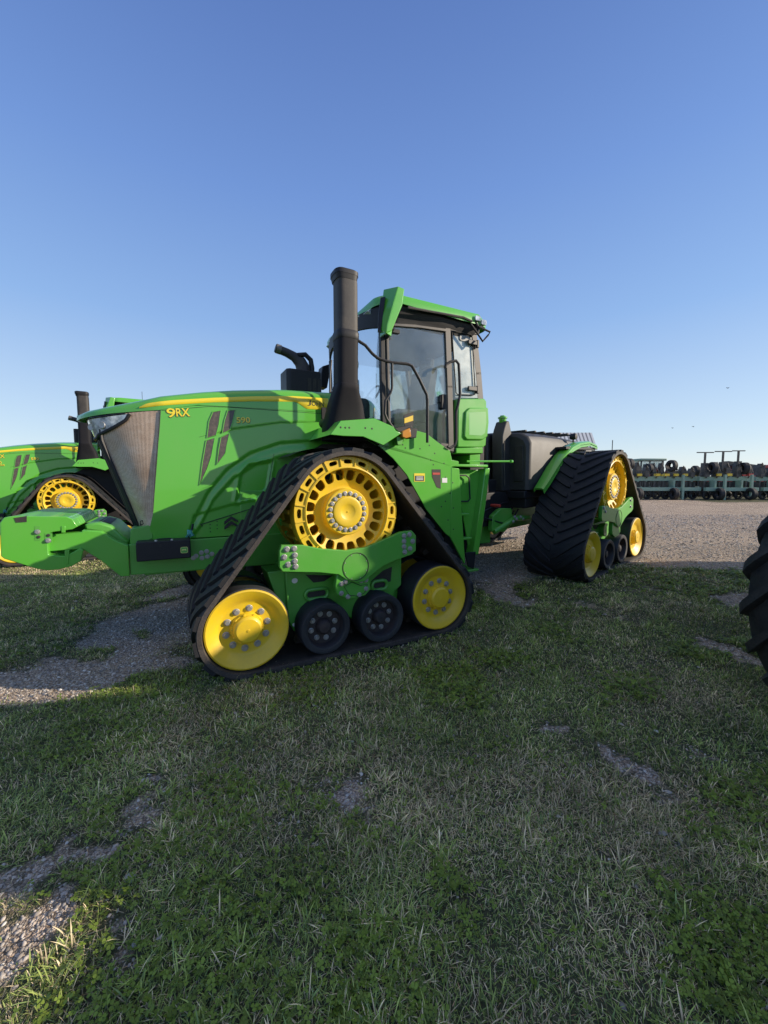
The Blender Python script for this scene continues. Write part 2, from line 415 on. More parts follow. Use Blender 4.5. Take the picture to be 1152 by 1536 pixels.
    if fb:
        mb = MB(); mb.tube([(p[0], -1.863, p[1]) for p in uz([(516, 880), (528, 873), (540, 878), (551, 876), (547, 889), (538, 894), (524, 893)], -1.86)], .0035, 5, True); mb.build('casting_line', DARK, sd)
        for q in [(512, 876), (518, 873), (542, 871), (549, 870), (549, 883), (512, 890), (522, 895), (539, 892)]:
            p = F.S(q[0], q[1], v=-1.86); bolt(sd, p[0], -1.86, p[2], .85)
    # undercarriage frame with oval openings
    fv = -1.64
    mb = MB()
    mb.prism([(-.60, .80), (-.45, .84), (-.30, .76), (.30, .76), (.46, .86), (.62, .86), (.62, .52), (.54, .46), (.52, .30), (.06, .24), (.0, .30), (-.06, .24), (-.52, .22), (-.58, .34)], fv, -1.2)
    mb.prism([(-.75, .80), (-.52, .80), (-.52, .35), (-.60, .30)], fv+.04, -1.3)
    mb.box((-1.0, -1.53, .34), (1.0, -1.38, .46))
    fr = mb.build('undercarriage_frame', GREEN2, parent, mir, M, bevel=.01)
    if not mir:
        for nx_ in (([(458, 862), (500, 863), (486, 872), (470, 874)]), ([(556, 872), (574, 856), (588, 850), (586, 872), (566, 878)])):
            mb = MB(); mb.prism(uz(nx_, fv), fv-.002, fv+.001); mb.build('gap_shade', DARK, fr)  # flat dark polygons paint the shade of gaps under the beam
        for lx, ly, lw in ((442, 871, .055), (441, 937, .035)):
            p = F.S(lx, ly, v=fv); mb = MB(); mb.prism([(p[0]+lw*.5*cos(t)*(1.0), p[2]+lw*.45*sin(t)*1.0) for t in [2*pi*k/12 for k in range(12)]], fv-.003, fv+.001); mb.build('round_label', WHITEL, fr)
        for u0, u1 in ((-.42, -.20), (.27, .44)):
            mb = MB(); ring = []
            zc = .555; hz = .045
            path = [(u0+hz+ (-hz)*math.sin(t), zc+hz*cos(t)) for t in [pi*i/8 for i in range(9)]]+[(u1-hz+hz*math.sin(t), zc-hz*cos(t)) for t in [pi*i/8 for i in range(9)]]
            mb.tube([(p[0], fv-.010, p[1]) for p in path], .018, 8, True); mb.build('opening_rim', GREEN2, fr)
            mb = MB(); mb.prism(path, fv-.003, fv+.001); mb.build('oval_opening', DARK, fr)
    mb = MB(); mb.lathe([(.16, -1.70), (.15, -.9), (.22, -.85), (.22, -.45)], CD, 24); mb.lathe([(.11, -1.7), (.11, -.5)], (.0, .62), 20)
    mb.build('axle_housing', GREEN2, parent, mir, M)

for (par, M_) in ((root, None), (root, REL)):
    for side in (-1, 1): make_track(par, side, M_, full=(M_ is None))
def lerp(tab, x):
    if x <= tab[0][0]: return tab[0][1]
    for (a, p), (b, q) in zip(tab, tab[1:]):
        if x <= b: return p+(q-p)*(x-a)/(b-a)
    return tab[-1][1]
def sm(x, a, b):
    t = min(1, max(0, (x-a)/(b-a))); return t*t*(3-2*t)
# ------------------------------------------------------------------ hood
HW = .52
ZT = [(-2.30, 2.27), (-2.2, 2.32), (-2.01, 2.375), (-1.78, 2.44), (-1.54, 2.51), (-1.16, 2.59), (-.82, 2.645), (-.3, 2.705), (.3, 2.73), (.6, 2.72)]
WT = [(-2.31, .02), (-2.29, .10), (-2.25, .18), (-2.18, .265), (-2.08, .33), (-1.9, .41), (-1.7, .48), (-1.54, HW), (9, HW)]
def ztop(u): return lerp(ZT, u)
def zcap(u): return lerp([(-2.3, 2.225), (-2.0, 2.275), (-1.54, 2.325), (-1.2, 2.40), (0, 2.43)], u)
mb = MB(); rows = []
us = [-2.31, -2.305, -2.295, -2.28, -2.25, -2.2, -2.13, -2.05, -1.95, -1.85, -1.75, -1.65, -1.54]+[-1.54+.1*i for i in range(1, 21)]
for u in us:
    w = lerp(WT, u); zt = ztop(u); zc = zcap(u); r = min(.13, (zt-zc)*.95); row = []
    half = [(w, zc)]+[(w, zt-r)]+[(w-(.02+.10*min(1, w/.5))*(1-cos(t)), zt-r+r*.75*sin(t)) for t in (pi*.15, pi*.3, pi*.45)]
    wi = max(.0, w-.22*min(1, w/.5)); half += [(wi, zt-.012), (wi*.6, zt+.006), (wi*.25, zt+.012)]
    row = [(u, -a, b) for a, b in half]+[(u, 0, zt+.013)]+[(u, a, b) for a, b in reversed(half)]
    rows.append(row)
mb.grid(rows)
hood = mb.build('hood_top', GREEN, root, ang=40)
# side panels as displaced height fields
ARCH1 = [(-1.36, .98), (-1.28, 1.20), (-1.14, 1.48), (-.94, 1.73), (-.69, 1.92), (-.35, 2.05), (.1, 2.10), (.6, 2.12)]
ARCH2 = [(-1.32, .98), (-1.22, 1.12), (-1.08, 1.40), (-.87, 1.64), (-.58, 1.82), (-.28, 1.91), (.13, 1.94), (.6, 1.94)]
REC = [(-.84, 1.38), (-.78, 1.69), (-.70, 1.79), (-.44, 1.83), (-.50, 1.52), (-.62, 1.42)]
def inpoly(P, x, z):
    c = False; n = len(P)
    for i in range(n):
        x0, z0 = P[i]; x1, z1 = P[(i+1) % n]
        if (z0 > z) != (z1 > z) and x < (x1-x0)*(z-z0)/(z1-z0)+x0: c = not c
    return c
def dseg(P, x, z):
    d = 9; n = len(P)
    for i in range(n):
        a = Vector(P[i]); b = Vector(P[(i+1) % n]); p = Vector((x, z)); ab = b-a
        t = max(0, min(1, (p-a).dot(ab)/ab.length_squared)); d = min(d, (p-a-ab*t).length)
    return d
def sv(u, z):                     # side surface: v (negative = near side)
    v = HW
    a1 = lerp(ARCH1, u); a2 = lerp(ARCH2, u)
    k = sm(a1-z, -.012, .012); v -= .022*k                # upper step in
    v += .014*sm(a2+.07-z, -.05, .02)*k                  # rounded lip
    v -= .022*sm(a2-z, -.010, .012)*k
    if -1.0 < u < -.3 and 1.3 < z < 1.95:
        d = dseg(REC, u, z)*(1 if inpoly(REC, u, z) else -1)
        v += .012*sm(d, -.05, -.03)*(1-sm(d, -.012, .0)) - .022*sm(d, -.008, .012)
    v -= .035*sm(1.26+(u+1.22)*.26-z, -.01, .01)*(1 if u > -1.28 else 0)*.5
    zm = lerp([(-1.19, 2.07), (-.85, 2.18), (-.35, 2.28), (.22, 2.33)], u)
    if u > -1.2: v -= .006*sm(zm-z, -.008, .008)*sm(u, -1.2, -.9)
    v -= .03*sm(1.3-z, 0, .35)*sm(-u, 1.2, 1.6)
    v += .05*sm(u, -.2, .5)*sm(2.2-z, 0, .4)
    return -v
def ubk(z): return lerp([(1.0, -1.69), (1.16, -1.68), (1.28, -1.65), (1.82, -1.592), (2.33, -1.54), (3, -1.5)], z)
mb = MB(); rows = []
NU, NZ = 150, 96
for j in range(NZ+1):
    row = []
    for i in range(NU+1):
        t = i/NU; u0 = ubk(2.3); z0 = 1.0
        ue = .50
        # rows follow height, left edge follows the screen border
        zt_ = 0
        z = z0+(1)*(j/NZ)*(zcap(-1.54+t*2.04)+.004-z0)
        u = ubk(z)+(ue-ubk(z))*t
        row.append((u, sv(u, z), z))
    rows.append(row)
mb.grid(rows)
side = mb.build('hood_side_panel', GREEN, root, ang=60)
side2 = mb.build('hood_side_panel', GREEN, root, True, ang=60)
# seams
def seam(path, name='panel_seam', r=.003, par=None):
    m = MB(); m.tube([(u, sv(u, z)+.0005, z) for u, z in path], r, 5); return m.build(name, DARK, par or side)
seam([(-1.535, 2.318), (-1.3, 2.36), (-1.1, 2.395), (-.9, 2.405), (.4, 2.42)])
seam([(-1.545, 2.31), (-1.565, 2.1), (-1.6, 1.82), (-1.65, 1.3)], r=.004)
seam([(-.42, 1.92), (-.5, 1.5), (-.55, 1.3)])
seam([(-1.22, 1.14), (-.59, 1.32), (-.3, 1.40)], r=.005)
seam([(-1.2, 2.07), (-.85, 2.18), (-.35, 2.28), (.25, 2.33)], r=.002)
# yellow stripe
top = uz([(206, 606), (260, 600.5), (320, 597), (380, 594.8), (440, 594.5), (460, 595.6), (493, 598.2)], -.525)
bot = uz([(204, 611), (260, 606.5), (320, 603), (380, 601.5), (440, 602), (446, 603.4), (460, 613), (493, 614.6)], -.525)
def stripe_v(u): return -(lerp(WT, u)+.004)
mb = MB(); rows = []
for i in range(70):
    u = -1.73+i*(.24+1.73)/69
    zt = lerp(sorted(top), u); zb = lerp(sorted(bot), u)
    if u < -1.66: zt = zb+(zt-zb)*(u+1.75)/.09
    vv = stripe_v(u); rows.append([(u, vv+.003, zb-.003), (u, vv, zb), (u, vv, zt), (u, vv+.003, zt+.003)])
mb.grid(rows)
mb.build('yellow_side_stripe', STRIPE, root, ang=80); mb.build('yellow_side_stripe', STRIPE, root, True, ang=80)
# side vents
def vent(px, name='side_vent'):
    P = [F.S(x, y, v=-HW) for x, y in px]; o = MB(); o.prism([(p[0], p[2]) for p in P], -HW-.006, -HW+.02); w = o.build(name, GRILLD, root)
    m = MB(); m.tube([(p[0], -HW-.004, p[2]) for p in P], .0055, 6, True); m.build('vent_frame', GREEN, w); return w
vent([(319, 618), (331, 616), (328, 637), (324, 653), (310, 657), (313, 632)])
vent([(309, 661), (322, 657), (317, 684), (311, 702), (299, 728), (303, 695)])
vent([(341, 616), (353, 615), (349, 633), (345, 645), (333, 650), (336, 632)])
vent([(331, 656), (344, 650), (340, 668), (338, 680), (325, 697), (328, 672)])
# no stickers are drawn behind the vent mesh
# ------------------------------------------------------------------ nose: screens, ribs, headlights
Ft = F.S(150, 640, v=-.30); Fb = F.S(210, 792, v=-.30)
def fl(t): return Vector(Ft).lerp(Vector(Fb), t)
def fx(t):     # front corner line extended upward
    return Vector((Ft[0]-.055, -.30, 2.235)).lerp(Vector(Fb), t)
def bk(t):
    z = 2.322+(1.155-2.322)*t; return Vector((ubk(z), -HW+.012, z))
for mir in (False, True):
    mb = MB(); rows = []
    for j in range(41):
        t = j/40; a = fx(t); b_ = bk(t); rows.append([tuple(a.lerp(b_, s)+Vector((-.02*sin(pi*s), -.030*sin(pi*s), 0))) for s in [k/16 for k in range(17)]])
    mb.grid(rows); scr = mb.build('grille_screen', MESH, root, mir, ang=80)
    # headlight wraps from the nose to the side
    def hp(s, t, o=.012):
        a = fx(t); b_ = bk(t); p = a.lerp(b_, s) if s >= 0 else Vector((a.x-.075*(1-(1+s)**2), a.y*(1+s), a.z))
        n = Vector((-.45, -.88, 0)) if s > .1 else Vector((-.8, -.5, 0)); return p+Vector((-.02*sin(pi*max(s, 0)), -.030*sin(pi*max(s, 0)), 0))+n*o
    mb = MB(); rows = []
    for k in range(25):
        s = -.98+k*(1.53)/24; tt = .0+.012; e = min(1, max(0, (.55-s)/.8)); tb = .012+.15*math.sqrt(e) if s > -.25 else .012+.155
        rows.append([tuple(hp(s, tt+(tb-tt)*q, .014)) for q in (0, .33, .66, 1)])
    mb.grid(rows); hl = mb.build('headlight', LENS, root, mir, ang=60)
    mb = MB(); mb.tube([tuple(hp(-.98+k*1.56/24, (.012+.16*math.sqrt(min(1, max(0, (.58-(-.98+k*1.56/24))/.8)))) , .012)) for k in range(25)], .017, 8)
    mb.build('headlight_bezel', BLACKP, root, mir)
    mb = MB(); mb.tube([tuple(hp(-.98+k*1.5/24, .006, .012)) for k in range(25)], .009, 6); mb.build('headlight_bezel', BLACKP, root, mir)
    for s in (.12, -.35):
        mb = MB(); c = hp(s, .075, .018); mb.lathe([(.035, -.0), (.03, -.006), (.004, -.004)], (0, 0), 16); o = mb.build('lamp_reflector', STEEL, hl); o.location = (c.x, c.y if not mir else -c.y, c.z); o.rotation_euler = (0, 0, rad(-30) if not mir else rad(30+180))
# nose ribs
mb = MB(); rows = []
for j in range(30):
    t = .155+j*.845/29; a = fx(t); row = []
    for k in range(-14, 15):
        s = k/14; d = .012 if k % 4 in (0, 1) else 0
        row.append((a.x-.075*(1-s*s)+d-.004, a.y*-s*1.03, a.z))
    rows.append(row)
mb.grid(rows); mb.build('nose_ribs', BLACKP, root, ang=20)
mb = MB(); mb.tube([tuple(fl(0)+Vector((.0, -.012, .03)))]+[tuple(fx(t)+Vector((-.004, -.012, 0))) for t in (.2, .4, .6, .8, 1.0)], .016, 6); mb.build('screen_border', BLACKP, root); mb.build('screen_border', BLACKP, root, True)
mb = MB(); q = F.S(214, 785, v=-.42); mb.tube([(q[0]-.02, -.40, q[2]+.02), (q[0], -.44, q[2]+.03), (q[0]+.01, -.45, q[2]+.0), (q[0]-.02, -.41, q[2]-.02)], .006, 6, True); mb.build('screen_latch', BLACKP, root)
# ------------------------------------------------------------------ main frame, tool box, weights
mb = MB()
for s in (-1, 1):
    mb.prism([(-1.87, .67), (-1.87, .98), (-1.30, .99), (.3, 1.0), (1.7, .98), (1.7, .62), (.3, .62), (-1.2, .655)], s*.53, s*.47)
mb.prism([(-1.66, 1.02), (-1.66, 1.17), (-1.85, 1.13), (-1.87, .95)], -.50, .50)
mb.box((-1.75, -.47, .64), (1.7, .47, .72)); mb.box((-.8, -.47, .74), (1.7, .47, 1.5))
frm = mb.build('chassis_frame', GREEN2, root, bevel=.008)
for q in [(294, 834), (302, 829), (303, 837), (310, 827), (311, 835), (318, 831), (290, 837)]:
    p = F.S(q[0], q[1], v=-.53); bolt(frm, p[0], -.53, p[2], .9)
mb = MB()
for s in (-1, 1):                   # drop arms carrying the weights
    o = [(-1.875, .665), (-1.875, .97), (-1.98, 1.03), (-2.09, 1.125), (-2.24, 1.145), (-2.24, 1.13), (-2.50, 1.12), (-2.50, .965), (-2.245, .97), (-2.10, .84), (-1.95, .67)]
    mb.prism(o, s*.545, s*.44); mb.build('weight_bracket', GREEN, root, bevel=.006); mb = MB()
mb = MB(); cu = [(-1.87, 1.0), (-1.93, 1.05), (-2.02, 1.16), (-2.12, 1.20), (-2.24, 1.19), (-2.24, 1.13), (-2.10, 1.10), (-1.98, 1.0), (-1.90, .93)]
mb.prism(cu, -.40, .44); fc_ = mb.build('front_cover', GREEN2, root, bevel=.02)
mb = MB(); mb.add([(-2.14, -.28, 1.205), (-2.14, .3, 1.205), (-2.04, .3, 1.178), (-2.04, -.28, 1.178)], [(0, 1, 2, 3)]); mb.build('recess_shade', DARK, fc_)  # flat dark sheet painting the shade of a recess
mb = MB(); mb.cur = 0
wp = [(-2.81, .96), (-2.80, 1.25), (-2.77, 1.295), (-2.70, 1.305), (-2.34, 1.285), (-2.295, 1.26), (-2.26, 1.19), (-2.30, 1.165), (-2.44, 1.15), (-2.485, 1.13), (-2.485, .945), (-2.41, .925), (-2.36, .92), (-2.25, .985), (-2.23, .955), (-2.25, .865), (-2.32, .82), (-2.42, .80), (-2.50, .80), (-2.58, .825), (-2.79, .935)]
rear_top = [(-2.77, 1.295), (-2.70, 1.305), (-2.34, 1.285), (-2.26, 1.20)]
NW = 11
wts = []
for k in range(NW):
    v0 = -.60+k*1.2/NW; mb = MB(); sc_ = 1.0 if k in (0, NW-1) else .985
    pp = [((x+2.5)*sc_-2.5, (z-1.05)*sc_+1.05) for x, z in wp]; mb.prism(pp, v0, v0+1.2/NW-.006)
    o = mb.build('suitcase_weight', GREEN, root, bevel=.006)
    wts.append(o)
mb = MB(); mb.prism(uz([(21, 777), (40, 774), (40, 783), (24, 784)], -.603), -.604, -.60); mb.build('grip_slot', DARK, wts[0])
mb = MB(); mb.prism(uz([(52, 789), (60, 789), (60, 811), (52, 811)], -.603), -.602, -.59); mb.prism(uz([(67, 800), (78, 800), (78, 814), (67, 814)], -.603), -.602, -.59); mb.build('bolt_pocket', GREEN2, wts[0])
mb = MB(); mb.prism(uz([(97, 826), (104, 825), (103, 846), (98, 847)], -.603), -.606, -.59); mb.prism(uz([(92, 789), (98, 789), (98, 799), (92, 799)], -.603), -.606, -.59); mb.build('locating_rib', GREEN, wts[0], bevel=.003)
for q, s in (((56, 798), .8), ((72, 811), .8)): p = F.S(*q, v=-.604); bolt(wts[0], p[0], -.604, p[2], s)
for q in ((58, 805.5), (72.5, 803)):
    p = F.S(*q, v=-.606); mb = MB(); mb.lathe([(.014, -.607), (.013, -.6075)], (p[0], p[2]), 12); mb.build('bolt_hole', DARK, wts[0])
# tool box
p0 = F.S(203, 814, v=-.72); 
mb = MB(); mb.box((-1.80, -.72, .83), (-1.325, -.545, 1.02)); tb = mb.build('tool_box', BLACKP, root, bevel=.010)
mb = MB(); mb.tube([(-1.64, -.66, 1.02), (-1.62, -.66, 1.035), (-1.50, -.66, 1.035), (-1.48, -.66, 1.02)], .006, 6); mb.build('handle', BLACKP, tb)
for u in (-1.63, -1.49):
    mb = MB(); mb.lathe([(.014, 0), (.012, .012), (.003, .014)], (u, -.70), 10, 'z'); o = mb.build('latch_knob', STEEL, tb); o.location.z = 1.02
mb = MB(); mb.box((-1.6, -.722, .96), (-1.585, -.7195, .99)); mb.build('latch', DARK, tb)
def rrect(cx, cz, w, h, r, n=4):
    pts = []
    for sx, sz, a0 in ((1, 1, 0), (-1, 1, 90), (-1, -1, 180), (1, -1, 270)):
        for k in range(n+1):
            a = rad(a0+90*k/n); pts.append((cx+sx*(w/2-r)+r*cos(a), cz+sz*(h/2-r)+r*sin(a)))
    return pts
LG = paint('logo_green', (.09, .38, .05), .5, 0, coat=0); LY = paint('logo_yellow', (.75, .70, .2), .5, 0, coat=0)
lu, lz = -1.385, .915
mb = MB(); mb.prism(rrect(lu, lz, .066, .062, .014), -.7225, -.7195); lg = mb.build('badge', LY, tb)
mb = MB(); mb.prism(rrect(lu, lz, .058, .054, .012), -.7235, -.7215); mb.build('badge_field', LG, lg)
mb = MB(); mb.prism([(lu-.022, lz+.004), (lu-.014, lz+.010), (lu+.004, lz+.008), (lu+.012, lz+.012), (lu+.020, lz+.002), (lu+.014, lz+.001), (lu+.020, lz-.012), (lu+.008, lz-.002), (lu-.008, lz-.002), (lu-.016, lz-.014), (lu-.014, lz-.0), (lu-.020, lz-.004)], -.7245, -.7230); mb.build('badge_emblem', LY, lg)
mb = MB(); mb.tube([(-1.335, -.60, 1.01), (-1.325, -.585, 1.06), (-1.30, -.57, 1.11), (-1.29, -.56, 1.16)], .012, 6); mb.build('strap_stay', BLACKP, root)
mb = MB()
for k in range(5):
    q = random.Random(k); mb.tube([(-1.35+q.uniform(-.02, .03), -.60, 1.03), (-1.33+q.uniform(-.02, .03), -.63, 1.06+q.uniform(-.02, .04)), (-1.32+q.uniform(-.03, .03), -.60, 1.10), (-1.30+q.uniform(-.02, .02), -.59, 1.04)], .007, 5)
mb.build('teal_strap', CYAN, root)
# chevron step marks and holes
mb = MB()
for dz in (0, .055):
    mb.prism([(-.975, 1.075+dz), (-.90, 1.13+dz), (-.83, 1.09+dz), (-.83, 1.115+dz), (-.90, 1.165+dz), (-.975, 1.11+dz)], -.515, -.49)
o = mb.build('chevron_vent', DARK, root)
mb = MB()
for u, z in ((-1.12, 1.10), (-1.12, 1.06), (-1.12, 1.14), (-1.05, 1.09), (-1.05, 1.13), (-1.05, 1.17), (-1.2, 1.13)):
    p = (u, z); mb.lathe([(.007, -.512), (.006, -.513)], p, 8)
mb.build('drain_hole', DARK, root)
# ------------------------------------------------------------------ lettering
def text(body, name, mat, par, px, v, h, w=None, ext=.003, off=.0, fr=F, space=1.0, sh=0.0):
    cu = bpy.data.curves.new(name, 'FONT'); cu.body = body; cu.extrude = ext; cu.offset = off; cu.space_character = space; cu.shear = sh; cu.resolution_u = 3
    o = bpy.data.objects.new('tmp', cu); COL.objects.link(o); bpy.context.view_layer.update()
    me = bpy.data.meshes.new_from_object(o.evaluated_get(bpy.context.evaluated_depsgraph_get())); bpy.data.objects.remove(o)
    xs = [q.co.x for q in me.vertices]; ys = [q.co.y for q in me.vertices]; sx = h/(max(ys)-min(ys)); s2 = sx if w is None else w/(max(xs)-min(xs))
    x0, y0 = min(xs), min(ys)
    p = fr.S(px[0], px[1], v=v) if not isinstance(px[0], Vector) else px[0]
    for q in me.vertices: q.co = Vector(((q.co.x-x0)*s2, -q.co.z, (q.co.y-y0)*sx))
    me.materials.append(mat); ob = bpy.data.objects.new(name, me); COL.objects.link(ob); ob.parent = par; ob.location = p; return ob
DK = paint('lettering_black', (.03, .03, .02), .5, 0, coat=0)
for (b_, x, y, h, w, sl) in (('9', 251, 626.3, .092, .08, .09), ('RX', 265, 624.8, .082, .125, .09), ('590', 355, 634.5, .062, .145, .07)):
    for m_, dv, dx in ((DK, -.5215, 1.0), (STRIPE, -.5240, 0)):
        t = text(b_, 'model_lettering', m_, root, (x+dx*.6, y+dx*.7), dv, h, w, off=.012, ext=.004); t.rotation_euler = (0, -sl, 0)
t = text('J', 'brand_lettering', DK, root, (461.5, 608.3), -.5262, .066, .040, ext=.0012, off=.0); t.rotation_euler = (0, .03, 0)
t = text('OHN', 'brand_lettering', DK, root, (467.8, 608.3), -.5262, .056, .150, ext=.0012, off=.0); t.rotation_euler = (0, .03, 0)
# ------------------------------------------------------------------ fender, platform, side plates
def plate(px, v, th, name, mat=GREEN, bevel=.006, par=root, pz=None):
    mb = MB(); mb.prism(uz(px, v) if pz is None else pz, v, v+th); return mb.build(name, mat, par, bevel=bevel)
UPV = -1.22; LPV = -.985
up = plate([(495, 652), (498, 648), (511, 631), (562, 627.5), (590, 640), (594, 646), (602, 650), (575, 668), (566, 664), (545, 655), (515, 654)], UPV, .02, 'fender_upper_plate')
for q in ((511, 641), (518, 641.5), (524, 641.5), (548, 642), (558, 643)):
    p = F.S(*q, v=UPV); mb = MB(); mb.lathe([(.011, UPV-.001), (.010, UPV-.0015)], (p[0], p[2]), 10); mb.build('plate_hole', DARK, up)
utop = uz([(495, 652), (511, 631), (562, 627.5), (590, 640), (602, 650)], UPV)
mb = MB(); rows = [[(u, UPV+.002, z), (u, -.50, z)] for u, z in utop]; mb.grid(rows); mb.build('fender_deck', GREEN, root)
lp = [(541, 654), (566, 668), (600, 648), (622, 645), (640, 650), (655, 662), (675, 676), (678, 690), (688, 692), (688, 698), (678, 700), (676, 806), (668, 800), (640, 765), (610, 712), (590, 688), (568, 668)]
lo = plate(lp, LPV, .02, 'side_plate')
for q in ((608, 672), (630, 673), (644, 668), (652, 680), (646, 690), (668, 752), (675, 740), (662, 760), (666, 695), (650, 697), (672, 780), (604, 667), (668, 716)):
    p = F.S(*q, v=LPV); mb = MB(); mb.lathe([(.010, LPV-.001), (.009, LPV-.0015)], (p[0], p[2]), 10); mb.build('plate_hole', DARK, lo)
mb = MB(); mb.prism(uz([(647.5, 704), (661, 704), (661, 733), (655, 731), (648, 715)], LPV), LPV-.003, LPV+.01); ap = mb.build('plate_window', DARK, lo)
mb = MB(); mb.box((*F.S(649, 712, v=LPV-.006)[:2], F.S(649, 712, v=LPV-.006)[2]), (F.S(660, 709, v=LPV-.006)[0], LPV-.004, F.S(660, 709, v=LPV-.006)[2])); mb.build('battery_switch', REDM, ap)
mb = MB(); mb.prism(uz([(621, 710), (637, 710), (637, 722.5), (621, 722.5)], LPV), LPV-.004, LPV); st = mb.build('caution_label', STRIPE, lo)
mb = MB(); mb.prism(uz([(622.2, 713.5), (635.8, 713.5), (635.8, 721.5), (622.2, 721.5)], LPV), LPV-.006, LPV-.003); st2 = mb.build('label_panel', DK, st)
mb = MB()
for y in (715, 717, 719): mb.prism(uz([(624, y), (634, y), (634, y+.8), (624, y+.8)], LPV), LPV-.008, LPV-.005)
mb.build('label_text', WHITEL, st2)
mb = MB(); mb.prism(uz([(663, 717), (670.5, 717), (670.5, 724), (663, 724)], LPV), LPV-.004, LPV); mb.build('white_label', WHITEL, lo)
# narrow rear plate of the ladder
np_ = plate([(677, 701), (689, 703), (693, 770), (698, 845), (697, 846), (676, 806)], LPV-.004, .03, 'ladder_plate')
for q in ((679, 724), (680, 762), (680, 794)):
    p = F.S(*q, v=LPV-.004); mb = MB(); mb.lathe([(.010, LPV-.005), (.009, LPV-.0055)], (p[0], p[2]), 10); mb.build('plate_hole', DARK, np_)
# wheel arch liner above the belt
ss_ = [(q*.01, tp(q*.01)) for q in range(int(TLEN*100))]
LS0 = min(q for q, p in ss_ if p[1] > 1.0 and p[0] > .2); LS1 = max(q for q, p in ss_ if p[1] > 1.7 and -.32 < p[0] < 0)
mb = MB(); rows = []
for s in [i/30 for i in range(31)]:
    p = tp(LS0+s*(LS1-LS0), .12); rows.append([(p[0], UPV+.03 if p[1] > 1.95 else -1.0, p[1]), (p[0], -.5, p[1])])
mb.grid(rows); mb.build('wheel_arch_liner', BLACKP, root)
# added black filler keeping the area behind the track dark
mb = MB(); mb.prism([(-.15, .75), (-.1, 1.9), (.15, 2.05), (.7, 2.05), (1.9, 2.05), (1.9, .75)], -.62, .62); mb.build('inner_filler', BLACKP, root)
mb = MB(); rows = [[(u, 1.0, z), (u, .50, z)] for u, z in utop]; mb.grid(rows); mb.build('fender_deck', GREEN, root)
mb = MB(); mb.prism(uz([(495, 652), (511, 631), (562, 627.5), (600, 640), (650, 658), (688, 697), (676, 806), (640, 765), (590, 688), (541, 657)], LPV), .985, .965); mb.build('side_plate', GREEN, root)
# ladder and platform
zf = 1.83
mb = MB(); mb.plan([(1.74, LPV), (2.40, LPV+.02), (2.40, -.45), (1.74, -.45)], zf-.035, zf); pf = mb.build('platform', GREEN, root, bevel=.008)
mb = MB(); mb.tube([F.S(700, 692, v=-.80), F.S(764, 692, v=-.80)], .014, 6); q = F.S(766, 692, v=-.80); mb.tube([(q[0], -.80, q[2]), (q[0]+.05, -.78, q[2])], .022, 8); mb.build('platform_bar', GREEN, root)
bp = plate([(683, 704), (729, 705), (722, 770), (713, 826), (704, 828), (694, 770)], -.84, .02, 'ladder_back_panel')
for q in ((720, 716), (714, 760)):
    p = F.S(*q, v=-.84); mb = MB(); mb.lathe([(.012, -.841), (.010, -.846), (.003, -.848)], (p[0], p[2]), 10); mb.build('rivet', GREEN2, bp)
pts = uz([(728, 703), (735, 702), (731, 740), (718, 832), (709, 832), (722, 750)], -.95)
mb = MB(); mb.prism(pts, -.95, -.80); mb.build('ladder_side_post', GREEN, root, bevel=.010)
for q0, q1 in (((690, 770), (700, 777)), ((694, 806), (708, 812))):
    a = F.S(q0[0], q0[1], v=-.92); mb = MB(); mb.box((a[0]-.02, -.97, a[2]-.03), (a[0]+.12, -.84, a[2]+.0)); mb.build('ladder_step', GREEN, root, bevel=.006)
a = F.S(700, 828, v=-.93); mb = MB(); mb.prism([(a[0]-.06, a[2]), (a[0]+.13, a[2]), (a[0]+.10, a[2]-.24), (a[0]+.0, a[2]-.2)], -.97, -.95); mb.build('step_hanger', BLACKP, root, bevel=.004); mb = MB(); mb.prism([(a[0]-.06, a[2]), (a[0]+.13, a[2]), (a[0]+.10, a[2]-.24), (a[0]+.0, a[2]-.2)], -.68, -.66); mb.build('step_hanger', BLACKP, root, bevel=.004)
mb = MB(); mb.box((a[0]-.01, -.99, a[2]-.27), (a[0]+.17, -.64, a[2]-.24)); mb.build('ladder_step', GREEN2, root, bevel=.008)
mb = MB(); mb.tube([F.S(x, y, v=-.88) for x, y in ((683, 715), (685, 713), (699, 713), (703.5, 717), (705, 748), (702, 752), (690, 752))], .011, 8); mb.build('grab_handle', BLACKP, root)
mb = MB(); mb.tube([F.S(x, y, v=-.96) for x, y in ((682, 714), (684, 730), (689, 752), (690, 760))], .013, 8); mb.build('grab_handle', BLACKP, root)
mb = MB(); mb.box((1.9, -.66, .55), (2.35, .66, 1.8)); mb.build('fuel_bay', BLACKP, root, bevel=.01)
mb = MB(); mb.box((1.45, -.4, .62), (3.0, .4, 1.25)); mb.lathe([(.20, .6), (.22, .65), (.22, 1.7), (.18, 1.75)], (2.75, 0), 24, 'z'); mb.box((2.5, -.33, .7), (3.05, .33, .86)); mb.box((2.5, -.33, 1.5), (3.05, .33, 1.62)); mb.build('articulation_joint', GREEN2, root, bevel=.01)
